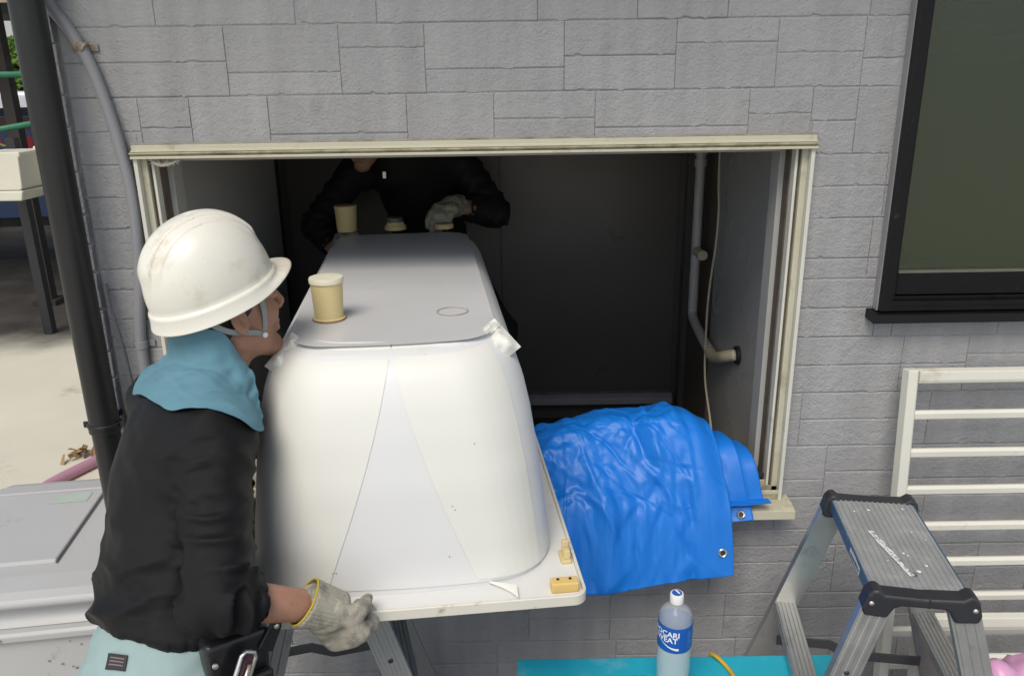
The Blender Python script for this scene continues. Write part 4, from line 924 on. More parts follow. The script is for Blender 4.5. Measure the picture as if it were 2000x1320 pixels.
tag(obj('hose', tube(catmull([(-4.2, 0.30, 0.03), (-3.2, 0.80, 0.03), (-2.50, 1.30, 0.03), (-2.40, 1.68, 0.03), (-2.30, 1.92, 0.03), (-2.22, 2.12, 0.03), (-1.6, 2.5, 0.03)], 8), 0.030, 12), mat('pink_hose', (0.42, 0.22, 0.30), 0.5, var=0.06), smooth=True), 'thick dull pink hose lying on the pale concrete', 'hose')
tag(obj('leaf_litter', merge(*[xf(([(-.03, -.012, 0), (.03, -.015, .006), (.036, .012, 0), (-.026, .016, .008)], [(0, 1, 2, 3)]), Matrix.Translation((-2.42 + rng.gauss(0, .07), 2.05 + rng.gauss(0, .05), 0.012 + rng.random() * .03)) @ Euler((rng.uniform(-.8, .8), rng.uniform(-.8, .8), rng.uniform(0, 6))).to_matrix().to_4x4()) for _ in range(18)]),
    mat('dry_leaves', (0.30, 0.18, 0.08), 0.8, var=0.4, vscale=30)), 'small heap of dry brown leaves by the pink hose', 'leaves', kind='stuff')
# fence at the back left: posts, green rails, planters
M_post = mat('black_post', (0.02, 0.02, 0.022), 0.5)
M_post2 = mat('dark_brown_post', (0.035, 0.025, 0.02), 0.6)
M_green = mat('green_rail', (0.03, 0.17, 0.09), 0.45)
M_beige = mat('beige_rail', (0.40, 0.34, 0.25), 0.5)
def bar_at(name, a, b, wd, m, parent, dp_=None): return obj(name, sweep([a, b], [(-wd / 2, -(dp_ or wd) / 2), (wd / 2, -(dp_ or wd) / 2), (wd / 2, (dp_ or wd) / 2), (-wd / 2, (dp_ or wd) / 2)]), m, parent, bevel=0.003)
fc = tag(empty('railing', (-3.9, 4.43, 0)), 'garden railing with green handrails and a black post at far left', 'railing')
def Lf(p): return (p[0] + 3.9, p[1] - 4.43, p[2])
bar_at('post', Lf((-3.895, 4.43, 0)), Lf((-3.895, 4.43, 1.60)), 0.075, M_post, fc)
bar_at('post', Lf((-6.2, 3.6, 0)), Lf((-6.2, 3.6, 1.60)), 0.075, M_post, fc)
bar_at('post', Lf((-2.2, 5.05, 0)), Lf((-2.2, 5.05, 2.2)), 0.075, M_post, fc)
for z_ in (2.06, 1.66):
    obj('handrail', tube([Lf((-6.2, 3.7, z_ - 0.36 if z_ < 2 else z_)), Lf((-2.2, 5.0, z_ + 0.30 if z_ < 2 else z_ + 0.02))], 0.024, 10), M_green, fc, smooth=True)
obj('lower_rail', tube([Lf((-6.2, 3.62, 1.02)), Lf((-3.9, 4.36, 1.36)), Lf((-2.2, 4.95, 1.60))], 0.022, 10), M_beige, fc, smooth=True)
bp = tag(empty('timber_post', (-4.42, 5.4, 0)), 'dark brown upright post behind the green handrails', 'post')
bar_at('shaft', (0, 0, 0), (0, 0, 2.75), 0.10, M_post2, bp); bar_at('base', (0, 0, 0), (0, 0, 0.05), 0.22, M_post2, bp)
M_plant = mat('cream_planter', (0.62, 0.60, 0.50), 0.6, var=0.05, dirt=(0.4, 0.36, 0.25), dirt_amt=0.1)
def planter(loc, label):
    t = tag(empty('planter', loc), label, 'planter', 'cream planters hung on the railing')
    pr = [(-.15, .36), (-.155, .33), (-.14, .32), (-.125, .10), (-.11, .078), (.11, .078), (.125, .10), (.14, .32), (.155, .33), (.15, .36)]
    obj('trough', prism(pr, 'y', -0.15, 0.20), M_plant, t, bevel=0.008); obj('tray', prism([(-.11, 0.0), (-.13, 0.075), (.13, .075), (.11, 0.0)], 'y', -0.16, 0.19), M_plant, t, bevel=0.01)
    obj('hook', tube(catmull([(-.02, -.152, .30), (-.02, -.17, .36), (-.02, -.12, .42), (-.02, -.02, .40)], 5), 0.008, 8), mat('yellow_hook', (0.5, 0.36, 0.08), 0.5), t, smooth=True)
    return t
planter((-3.80, 4.22, 1.16), 'cream plastic planter hanging at the left edge of the photo'); planter((-3.56, 4.52, 1.18), 'cream plastic planter mostly hidden behind the black drainpipe')
# hedge, parked car, truck, far wall, carport roof
def leaves(name, c, r, n, size, m, parent, seed):
    q = random.Random(seed); V = []; Fc = []
    for i in range(n):
        while True:
            p = Vector((q.uniform(-1, 1), q.uniform(-1, 1), q.uniform(-1, 1)))
            if 0.35 < p.length < 1: break
        p = Vector((p.x * r[0], p.y * r[1], p.z * r[2])) * (0.85 + 0.25 * math.sin(p.x * 7 + seed) * math.cos(p.z * 5)) + Vector(c)
        Rm = Euler((q.uniform(0, 6), q.uniform(0, 6), q.uniform(0, 6))).to_matrix(); s = size * q.uniform(.6, 1.3); k = len(V)
        V += [tuple(p + Rm @ Vector(v)) for v in ((0, -s, 0), (s * .45, 0, s * .1), (0, s, 0), (-s * .45, 0, s * .1))]; Fc.append((k, k + 1, k + 2, k + 3))
    return obj(name, (V, Fc), m, parent)
M_leaf = mat('bush_leaf', (0.10, 0.19, 0.02), 0.5, var=0.5, vscale=6)
sh = tag(empty('shrub', (-9.35, 14.0, 0.0)), 'bright green shrub in the distance beyond the railing', 'shrub')
leaves('foliage', (0, 0, 2.2), (1.4, 1.0, 0.75), 5600, 0.075, M_leaf, sh, 4)
for i in range(5): obj('stem', tube(catmull([(0.1 * i - .2, 0, 0), (0.14 * i - .3, .05, .6), (0.3 * i - .6, .1, 2.0)], 4), 0.03, 7), M_post2, sh)
M_white = mat('white_car_paint', (0.75, 0.76, 0.78), 0.25, var=0.01, coat=0.5); M_blue = mat('blue_truck_paint', (0.03, 0.06, 0.16), 0.35, var=0.05); M_cg = mat('car_glass', (0.02, 0.025, 0.03), 0.08); M_tyre = M_rubber
car = tag(empty('parked_car', (-7.2, 10.6, 0), R(20)), 'white parked car seen in slivers behind the railing', 'car')
cpf = [(-1.9, .30), (-1.95, .62), (-1.75, .80), (-1.05, .92), (-.75, 1.78), (-.4, 1.90), (1.5, 1.90), (1.75, 1.15), (1.85, .95), (1.92, .6), (1.88, .30)]
obj('body', prism(cpf, 'y', -.78, .78), M_white, car, bevel=0.07, seg=4)
for sy in (-1, 1):
    obj('side_window', prism([(-.92, 1.08), (-.62, 1.68), (1.35, 1.70), (1.55, 1.15)], 'y', sy * .779, sy * .786), M_cg, car)
    obj('headlight', box(-1.94, -1.80, sy * .45, sy * .72, .64, .76), M_alu, car, bevel=0.02)
    for x in (-1.25, 1.2):
        wl = obj('wheel', lathe([(.30, -.09), (.30, .09), (.20, .10), (.19, .08)], 24, Matrix.Translation((x, sy * .72, .30)) @ Matrix.Rotation(R(90), 4, 'X')), M_tyre, car, auto=40)
        obj('rim', lathe([(.19, 0), (.06, .012)], 16, Matrix.Translation((x, sy * .815, .30)) @ Matrix.Rotation(R(90 if sy < 0 else -90), 4, 'X')), M_alu, wl)
trk = tag(empty('flatbed_truck', (-6.2, 7.6, 0), R(8)), 'dark blue flatbed truck side with red lettering behind the railing', 'truck')
obj('bed', merge(box(-2.4, 1.4, -.75, .75, .62, .70), box(-2.4, 1.4, -.78, -.751, .58, 1.62), box(-2.4, 1.4, .751, .78, .58, 1.62), box(-2.43, -2.401, -.78, .78, .58, 1.62)), M_blue, trk, bevel=0.01)
obj('bed_rail', box(-2.44, 1.42, -.80, -.781, 1.54, 1.66), mat('maroon_board', (0.10, 0.035, 0.03), 0.6), trk); obj('chassis', box(-2.3, 2.7, -.35, .35, .42, .60), M_post, trk)
obj('cab', prism([(1.45, .5), (1.45, 1.95), (2.5, 1.95), (2.85, 1.2), (2.9, .5)], 'y', -.75, .75), M_blue, trk, bevel=0.06, seg=3); obj('windscreen', prism([(2.535, 1.88), (2.84, 1.24), (2.86, 1.25), (2.555, 1.89)], 'y', -.65, .65), M_cg, trk)
for sy in (-1, 1):
    for x in (-1.6, 2.1):
        wl = obj('wheel', lathe([(.30, -.09), (.30, .09), (.19, .10), (.17, .06)], 22, Matrix.Translation((x, sy * .62, .30)) @ Matrix.Rotation(R(90), 4, 'X')), M_tyre, trk, auto=40)
rl = []
for i in range(7): rl += [box(-0.10 + i * .19, -0.04 + i * .19, -.7835, -.7812, 1.26, 1.46), box(-0.035 + i * .19, 0.03 + i * .19, -.7835, -.7812, 1.32 + .06 * (i % 2), 1.38 + .06 * (i % 2))]
obj('red_lettering', merge(*rl), mat('red_paint', (0.45, 0.02, 0.03), 0.5), trk)
fw_ = tag(empty('garden_wall', (-14, 22, 0)), 'pale grey wall far behind the shrub', 'wall')
for i in range(14): obj('panel', box(-8 + i * 2.0, -8 + i * 2.0 + 1.985, 0, 0.12, 0, 5.0), mat('pale_wall', (0.50, 0.50, 0.48), 0.8, var=0.06, vscale=1.0, island=0.05), fw_)
cpt = tag(empty('carport', (-4.5, 7.6, 0)), 'dark carport roof shading the ground behind the railing', 'carport')
obj('roof', box(-3.5, 3.2, -2.9, 0.1, 2.68, 2.78), M_post2, cpt, bevel=0.01)
obj('fascia', box(-3.5, 3.2, -2.95, -2.902, 2.60, 2.80), mat('tan_fascia', (0.28, 0.22, 0.15), 0.6), cpt)
for x, y in ((-3.3, -2.7), (3.0, -2.7), (-3.3, 0.0), (3.0, 0.0)): bar_at('post', (x, y, 0), (x, y, 2.68), 0.10, M_post2, cpt)

# ================================================================== PEOPLE
M_skin = mat('skin', (0.36, 0.19, 0.125), 0.5, var=0.18, vscale=28, bump=0.4, bscale=260, sss=0.08, dirt=(0.30, 0.12, 0.08), dirt_amt=0.25, dscale=30)
M_skin2 = mat('skin_paler', (0.42, 0.24, 0.17), 0.5, var=0.10, vscale=18, bump=0.15, bscale=220)
M_hair = mat('black_hair', (0.015, 0.013, 0.012), 0.6, var=0.4, vscale=60, bump=0.6, bscale=250)
M_shirt = mat('black_knit_shirt', (0.0085, 0.0085, 0.0095), 0.50, var=0.12, vscale=5, bump=0.25, bscale=420, spec=0.2, dirt=(0.02, 0.02, 0.021), dirt_amt=0.05, dscale=14)
add_wave(M_shirt, 330, 0.35, 0.0006, 'Z'); add_wave(M_shirt, 330, 0.25, 0.0006, 'X')
M_trous = mat('mint_work_trousers', (0.28, 0.385, 0.38), 0.85, var=0.12, vscale=7, bump=0.3, bscale=300, dirt=(0.30, 0.36, 0.34), dirt_amt=0.12, dscale=8)
add_wave(M_trous, 420, 0.25, 0.0005, 'X', rot=(0, 0.7, 0.5))
M_glove = mat('cotton_work_glove', (0.36, 0.335, 0.27), 0.95, var=0.15, vscale=16, bump=0.8, bscale=240, dirt=(0.12, 0.11, 0.10), dirt_amt=0.42, dscale=24)
M_yel = mat('yellow_cuff_thread', (0.45, 0.34, 0.04), 0.9, var=0.15, vscale=60, bump=0.5, bscale=300)
M_scarf = mat('blue_neck_cloth', (0.10, 0.22, 0.275), 0.85, var=0.06, vscale=9, bump=0.2, bscale=350)
M_boot = mat('dark_boot', (0.03, 0.028, 0.025), 0.6)

def head_vol():
    v = Vol((-0.13, -0.11, -0.27), (0.14, 0.11, 0.16), 0.0028)
    v.ell((-0.012, 0, 0.045), (0.098, 0.077, 0.092), 0.02); v.ell((0.030, 0, -0.028), (0.062, 0.058, 0.085), 0.03)
    for s in (-1, 1):
        v.cone((-0.012, s * 0.050, -0.055), (0.070, s * 0.012, -0.104), 0.020, 0.019, 0.025)
        v.ell((0.060, s * 0.040, -0.022), (0.026, 0.024, 0.030), 0.02); v.cone((0.086, s * 0.012, 0.028), (0.074, s * 0.048, 0.026), 0.012, 0.012, 0.015)
        v.ell((0.093, s * 0.032, 0.007), (0.014, 0.017, 0.011), 0.010, cut=True)
        v.ell((0.083, s * 0.032, 0.007), (0.0125, 0.0145, 0.0115), 0.003)
        v.ell((0.101, s * 0.013, -0.027), (0.011, 0.009, 0.009), 0.006)
    v.ell((0.078, 0, -0.104), (0.020, 0.024, 0.017), 0.018); v.cone((0.094, 0, 0.018), (0.113, 0, -0.022), 0.008, 0.0125, 0.012)
    v.cone((0.091, -0.018, -0.055), (0.091, 0.018, -0.055), 0.007, 0.007, 0.008); v.cone((0.089, -0.016, -0.070), (0.089, 0.016, -0.070), 0.008, 0.008, 0.008)
    v.cone((0.101, -0.022, -0.0625), (0.101, 0.022, -0.0625), 0.0016, 0.0016, 0.004, cut=True)
    Rm = lambda s: Matrix.Rotation(R(18 * s), 3, 'Z') @ Matrix.Rotation(R(12), 3, 'Y')
    for s in (-1, 1):
        v.ell((-0.014, s * 0.081, -0.008), (0.019, 0.0075, 0.032), 0.006, np.array(Rm(s))); v.ell((-0.008, s * 0.0865, -0.006), (0.010, 0.006, 0.018), 0.004, np.array(Rm(s)), cut=True)
    v.cone((-0.032, 0, -0.05), (-0.058, 0, -0.21), 0.056, 0.060, 0.03)
    return v
_hv = head_vol().mesh(); HEAD_V, HEAD_F = np_smooth(_hv[0], _hv[1], 1, 0.35), _hv[1]
_hr = Vol((-0.13, -0.11, -0.11), (0.11, 0.11, 0.16), 0.004); _hr.ell((-0.016, 0, 0.045), (0.103, 0.0845, 0.097), 0.02); _hr.ell((-0.045, 0, -0.02), (0.062, 0.070, 0.075), 0.02)
_hr.half((0.050, 0, 0.045), (1, 0, -0.60)); _hr.half((0, 0, -0.075), (0.25, 0, -1))
for s in (-1, 1): _hr.ell((-0.006, s * 0.085, -0.022), (0.024, 0.02, 0.036), 0.004, cut=True)
HAIR_V, HAIR_F = _hr.mesh()

def rotm(fwd, up=(0, 0, 1), roll=0.0):
    f = Vector(fwd).normalized(); l = Vector(up).cross(f).normalized(); u = f.cross(l)
    M = Matrix((f, l, u)).transposed()
    return M @ Matrix.Rotation(R(roll), 3, 'X')

def glove(W_, d, n, s, curl, thumb_dir, h=0.003, rad=1.0):
    W_, d, n, s = [np.array(a, float) for a in (W_, d, n, s)]
    d /= np.linalg.norm(d); n = n - d * (n @ d); n /= np.linalg.norm(n); sg = np.sign(np.cross(d, n) @ s); s = np.cross(d, n) * sg
    v = Vol(W_ - 0.20, W_ + 0.20, h)
    kn = [W_ + d * (0.095 - 0.006 * abs(i - 1)) + s * o for i, o in enumerate((0.033, 0.011, -0.011, -0.031))]
    for k, o in zip(kn, (0.024, 0.008, -0.008, -0.022)): v.cone(W_ + d * 0.012 + s * o, k, 0.017 * rad, 0.0145 * rad, 0.018)
    for k, L, r in zip(kn, ((.044, .027, .022), (.048, .031, .024), (.045, .029, .023), (.035, .022, .020)), (0.0110, 0.0113, 0.0108, 0.0098)):
        p = k; a = 0.0
        for q, (l, c) in enumerate(zip(L, curl)):
            a += c; e = p + (d * math.cos(a) + n * math.sin(a)) * l
            v.cone(p, e, r * rad * (1.08 - 0.05 * q), r * rad * (1.0 - 0.07 * q), 0.005); p = e
    tb = W_ + d * 0.03 + s * 0.030; td = np.array(thumb_dir, float); td /= np.linalg.norm(td)
    m_ = tb + (s * 0.6 + d * 0.6 + n * 0.25) * 0.036; e_ = m_ + td * 0.034; f_ = e_ + (td + n * 0.3) * 0.022
    v.cone(tb, m_, 0.016 * rad, 0.0135 * rad, 0.014); v.cone(m_, e_, 0.0130 * rad, 0.0118 * rad, 0.005); v.cone(e_, f_, 0.0118 * rad, 0.0105 * rad, 0.005)
    v.cone(W_ - d * 0.015, W_ + d * 0.02, 0.030 * rad, 0.030 * rad, 0.02)                # knitted cuff
    V, Fq = v.mesh(); V = np_smooth(V, Fq, 1, 0.4); N = np_normals(V, Fq)
    V = V + N * (0.0022 * pnoise(V * 55) + 0.003 * (1 - 2 * np.abs(pnoise(V * 24))))[:, None]
    return V, Fq

def person(name, label, origin, J, head_o, head_R, wr, clothes):
    """J: joint positions in world space; the body is one mesh, shirt, trousers, hair are its children"""
    o3 = np.array(origin)
    sk = clothes['skin']
    RS, LS, RE, LE, RW, LW = [np.array(J[k], float) for k in ('rs', 'ls', 're', 'le', 'rw', 'lw')]
    P, C, NK = [np.array(J[k], float) for k in ('pelvis', 'chest', 'neck')]
    RK, LK, RF, LF = [np.array(J[k], float) for k in ('rk', 'lk', 'rf', 'lf')]
    rv = RS - LS; rv /= np.linalg.norm(rv); sp = C - P; sp /= np.linalg.norm(sp); fv = np.cross(sp, -rv) * -1; fv = np.cross(rv, sp) * -1
    if fv @ np.array(J['facing']) < 0: fv = -fv
    ax = np.array([rv, fv, sp])
    hip = rv - sp * (rv @ sp); hip /= np.linalg.norm(hip)
    RH, LH = P + hip * 0.088 - sp * 0.03, P - hip * 0.088 - sp * 0.03
    allp = np.array([RS, LS, RE, LE, RW, LW, P, C, NK, RK, LK, RF, LF]); lo, hi = allp.min(0) - 0.2, allp.max(0) + 0.2
    # --- skin
    b = Vol(lo, hi, clothes.get('h', 0.009))
    b.ell(C + sp * 0.02, (0.145, 0.09, 0.19), 0.04, ax); b.ell(P, (0.135, 0.09, 0.12), 0.05, ax); b.ell((P + C) / 2, (0.12, 0.08, 0.2), 0.06, ax)
    for S, E, W_ in ((RS, RE, RW), (LS, LE, LW)):
        b.cone(S, E, 0.046, 0.037, 0.03); b.cone(E, W_, 0.040, 0.027, 0.012); b.cone(W_, W_ + (W_ - E) / np.linalg.norm(W_ - E) * 0.02, 0.027, 0.026, 0.01)
    b.cone(NK - sp * 0.03, NK + np.array([0, 0, 0.05]), 0.058, 0.054, 0.03)
    for H, K_, F_ in ((RH, RK, RF), (LH, LK, LF)): b.cone(H, K_, 0.074, 0.052, 0.03); b.cone(K_, F_ + np.array([0, 0, 0.09]), 0.052, 0.036, 0.02)
    bv, bf = b.mesh()
    hv = HEAD_V @ np.array(head_R).T + np.array(head_o)
    V = np.concatenate([bv, hv]) - o3; Fq = np.concatenate([bf, HEAD_F + len(bv)])
    body = obj(name, (V, Fq), sk, None, smooth=True, loc=tuple(o3)); tag(body, label, 'person')
    obj('hair', (HAIR_V @ np.array(head_R).T + np.array(head_o) - o3, HAIR_F), M_hair, body, smooth=True)
    # --- shirt
    s_ = Vol(lo, hi, clothes.get('hs', 0.0065))
    s_.ell(C + sp * 0.015 - fv * 0.01, (0.165, 0.112, 0.21), 0.05, ax); s_.ell(P * 0.55 + C * 0.45 - fv * 0.01, (0.146, 0.108, 0.20), 0.05, ax); s_.ell(P + sp * 0.03, (0.160, 0.116, 0.15), 0.05, ax)
    s_.cone(RS - rv * 0.03, LS + rv * 0.03, 0.066, 0.066, 0.05); s_.cone(NK - sp * 0.05, NK + sp * 0.012, 0.085, 0.068, 0.05)
    cuts = []
    for S, E, W_, cf in ((RS, RE, RW, clothes['cuff'][0]), (LS, LE, LW, clothes['cuff'][1])):
        s_.cone(S, E, 0.064, 0.050, 0.035); cp_ = E + (W_ - E) * cf
        s_.cone(E, cp_ + (W_ - E) * 0.12, 0.051, 0.047, 0.022); cuts.append((E, W_, cp_))
    # openings: hem and cuffs
    x, y, z = s_._sl(s_.lo, s_.lo + s_.n * s_.h)[1]
    he = P - sp * clothes['hem']
    d = -((x - he[0]) * sp[0] + (y - he[1]) * sp[1] + (z - he[2]) * sp[2])
    near = np.sqrt((x - P[0]) ** 2 + (y - P[1]) ** 2 + (z - P[2]) ** 2) < 0.30
    armd = 1.0
    for E, W_, cp_ in cuts:
        u = (W_ - E) / np.linalg.norm(W_ - E); t = (x - E[0]) * u[0] + (y - E[1]) * u[1] + (z - E[2]) * u[2]
        rr = np.sqrt(np.maximum((x - E[0]) ** 2 + (y - E[1]) ** 2 + (z - E[2]) ** 2 - t * t, 0)); Lc = np.linalg.norm(cp_ - E)
        zone = (rr < 0.075) & (t > -0.02) & (t < Lc + 0.15)
        s_.F = np.where(zone & (t > Lc - 0.03), np.maximum(s_.F, t - Lc), s_.F)
        armd = np.minimum(armd, np.where(zone, 0.0, 1.0))
    s_.F = np.where(near & (armd > 0.5), np.maximum(s_.F, d), s_.F).astype(np.float32)
    for E, W_, cp_ in cuts: s_.cone(cp_ - (W_ - E) * 0.12, cp_ + (W_ - E) * 0.3, 0.041, 0.041, 0.004, cut=True)
    sv, sf = s_.mesh(); sv = np_smooth(sv, sf, 2, 0.5)
    N = np_normals(sv, sf)
    tv = ((sv - P) @ sp) / np.linalg.norm(C - P); side = (sv - P) @ rv; fr = (sv - P) @ fv
    dArm = np.full(len(sv), 9.0); tA = np.zeros(len(sv)); thA = np.zeros(len(sv))
    for S, E, W_, off in ((RS, RE, RW, 0), (LS, LE, LW, 0)):
        for A, B, t0 in ((S, E, 0.0), (E, W_, 1.0)):
            u = (B - A); L = np.linalg.norm(u); u = u / L; q = sv - A; t = np.clip(q @ u / L, 0, 1); pd = q - np.outer(t * L, u); dd = np.linalg.norm(pd, axis=1)
            a1 = np.cross(u, rv); a1 /= np.linalg.norm(a1); a2 = np.cross(u, a1)
            m = dd < dArm; dArm = np.where(m, dd, dArm); tA = np.where(m, t + t0, tA); thA = np.where(m, np.arctan2(pd @ a1, pd @ a2), thA)
    warm = 1 - smoothstep(0.075, 0.10, dArm)
    n1 = pnoise(sv * 9 + 3); n2 = pnoise(sv * 22 + 8); n3 = pnoise(sv * 5 + 1)
    elbow = np.exp(-((tA - 1.0) / 0.45) ** 2)
    ph = tA * 7.2 + 0.42 * np.cos(thA + 0.6) * 2.2 + 0.55 * n1
    rid = (1 - np.abs(np.sin(ph * np.pi * 0.75))) ** 1.25
    rid2 = (1 - np.abs(np.sin((tA * 4.1 - 0.5 * np.sin(thA + 1.0) + 0.8 * n3) * np.pi)))
    fold_arm = (0.005 + 0.015 * elbow) * rid * (0.55 + 0.45 * np.sin(3 * thA + 4 * n3)) + 0.005 * rid2 + 0.002 * n2
    low = smoothstep(1.0, 0.15, tv)
    phb = tv * 5.2 - side * 5.5 + fr * 2.0 + 0.9 * n3 + 0.35 * n1
    fold_body = 0.022 * low * (1 - np.abs(np.sin(phb * np.pi * 0.75))) ** 1.3 * (0.6 + 0.5 * pnoise(sv * 6 + 11)) + 0.009 * (1 - 1.7 * np.abs(pnoise(np.stack([side * 7 + tv * 1.6, tv * 2.0 - side * 3, fr * 7], 1) + 5))) * smoothstep(1.35, 0.7, tv) + 0.003 * n2
    hemf = 0.25 + 0.75 * smoothstep(-0.36, -0.20, tv + 0.0)
    cr_ = 0.0028 * (1 - 2 * np.abs(pnoise(np.stack([sv @ rv * 18, sv @ fv * 18, sv @ sp * 46], 1)))) * (0.3 + 0.7 * smoothstep(-0.1, 0.3, n3)); fold_arm = fold_arm + cr_; fold_body = fold_body + cr_ * low
    disp = warm * fold_arm + (1 - warm) * fold_body * hemf
    sv = sv + N * disp[:, None]
    sv = np_smooth(sv, sf, 1, 0.3)
    shirt = obj('shirt', (sv - o3, sf), clothes['shirt'], body, smooth=True)
    bvh = BVHTree.FromPolygons([tuple(p) for p in sv], [tuple(int(i) for i in q) for q in sf])
    # --- trousers
    t_ = Vol(lo, hi, clothes.get('hs', 0.0065) * 1.25)
    t_.ell(P + sp * 0.02, (0.152, 0.106, 0.13), 0.05, ax); t_.ell(P - sp * 0.06 - fv * 0.035, (0.152, 0.110, 0.11), 0.05, ax)
    for H, K_, F_ in ((RH, RK, RF), (LH, LK, LF)): t_.cone(H, K_, 0.098, 0.074, 0.04); t_.cone(K_, F_ + np.array([0, 0, 0.10]), 0.076, 0.066, 0.03)
    top = P + sp * 0.10; x, y, z = t_._sl(t_.lo, t_.lo + t_.n * t_.h)[1]
    t_.F = np.maximum(t_.F, (x - top[0]) * sp[0] + (y - top[1]) * sp[1] + (z - top[2]) * sp[2]).astype(np.float32); t_.F = np.maximum(t_.F, (min(RF[2], LF[2]) + 0.07 - z)).astype(np.float32)
    tvx, tf = t_.mesh(); tvx = np_smooth(tvx, tf, 2, 0.5); N = np_normals(tvx, tf)
    tvx = tvx + N * (0.007 * (1 - 1.8 * np.abs(pnoise(tvx * np.array([9, 9, 13]) + 2))) + 0.003 * pnoise(tvx * 26))[:, None]
    tr = obj('trousers', (tvx - o3, tf), clothes['trousers'], body, smooth=True)
    for F_ in (RF, LF):
        fd = np.array(J['facing'], float); fd[2] = 0; fd /= np.linalg.norm(fd)
        q = Vol(F_ - 0.2, F_ + 0.28, 0.009); q.cone(F_ + np.array([0, 0, 0.05]) - fd * 0.05, F_ + fd * 0.14 + np.array([0, 0, 0.035]), 0.048, 0.038, 0.03); q.cone(F_ + np.array([0, 0, 0.05]), F_ + np.array([0, 0, 0.17]), 0.050, 0.056, 0.03); q.half(F_, (0, 0, -1))
        v_, f_ = q.mesh(); obj('boot', (v_ - o3, f_), M_boot, body, smooth=True)
    return body, dict(bvh=bvh, sp=sp, rv=rv, fv=fv, P=P, C=C, tv=tvx, tf=tf, o=o3)

# ---- the worker outside
J1 = dict(pelvis=(-0.672, -0.765, 0.965), chest=(-0.648, -0.640, 1.255), neck=(-0.592, -0.560, 1.435), rs=(-0.547, -0.722, 1.365), ls=(-0.735, -0.490, 1.365),
          re=(-0.505, -0.893, 1.160), rw=(-0.362, -0.803, 1.078), le=(-0.735, -0.30, 1.12), lw=(-0.60, -0.44, 1.06),
          rk=(-0.60, -0.84, 0.50), lk=(-0.70, -0.66, 0.52), rf=(-0.64, -0.93, 0.0), lf=(-0.80, -0.74, 0.0), facing=(0.69, 0.72, 0))
HF = (0.70, 0.71, 0.10)
HR = rotm(HF); HO = (-0.561, -0.541, 1.581)
man, BI = person('person', 'worker in white helmet, black shirt and mint trousers gripping the bathtub rim', (-0.71, -0.84, 0.0), J1, HO, HR, None,
             dict(skin=M_skin, shirt=M_shirt, trousers=M_trous, cuff=(0.36, 0.6), hem=-0.055, hs=0.0052))
o3 = BI['o']
gW = (-0.362, -0.803, 1.078)
gv, gf = glove(gW, (0.42, 0.08, -0.74), (0.0, 0.95, 0.15), (0.75, 0.1, 0.6), (1.05, 1.0, 0.7), (0.1, 0.9, -0.3))
gl_ = obj('glove', (gv - o3, gf), M_glove, man, smooth=True); gl_['label'] = 'dirty white cotton work glove'
# flared knitted cuff with its yellow edge
fa = np.array(gW) - np.array(J1['re']); fa /= np.linalg.norm(fa); fa = fa * 0.6 + np.array((0.50, 0.10, -0.70)) * 0.4; fa /= np.linalg.norm(fa)
Mc = Matrix.Translation(Vector(gW) - Vector(fa) * 0.030 - Vector(o3)) @ Vector(fa).to_track_quat('Z', 'Y').to_matrix().to_4x4()
def cuffp(u, v): a = 2 * math.pi * u; r = 0.0405 - 0.006 * v + 0.0010 * math.sin(36 * a) * 0.6 + 0.004 * math.sin(a * 2 + 1) * (1 - v); return tuple(Mc @ Vector((r * math.cos(a), 1.08 * r * math.sin(a), 0.072 * v + 0.008 * math.sin(a + 1) * (1 - v))))
cf = obj('glove_cuff', grid(cuffp, 144, 10), M_glove, gl_, smooth=True); solidify(cf, 0.003)
obj('cuff_edge', tube([tuple(cuffp(i / 40, -0.02)) for i in range(40)], 0.0022, 7, closed=True), M_yel, gl_, smooth=True)
obj('loose_thread', merge(tube(catmull([Mc @ Vector((0.030, -0.035, 0.10)), Mc @ Vector((0.036, -0.046, 0.115)), Mc @ Vector((0.026, -0.050, 0.128))], 4), 0.0030, 6), tube(catmull([Mc @ Vector((0.036, -0.046, 0.115)), Mc @ Vector((0.044, -0.050, 0.11))], 4), 0.0034, 6)), mat('cream_rag', (0.62, 0.58, 0.48), 0.9), gl_, smooth=True)
lgv, lgf = glove(J1['lw'], (0.6, -0.35, -0.45), (0.8, -0.2, 0.1), (0, 0.3, 0.8), (0.5, 0.7, 0.5), (0.6, -0.3, 0.4), h=0.004)
obj('glove', (lgv - o3, lgf), M_glove, man, smooth=True)

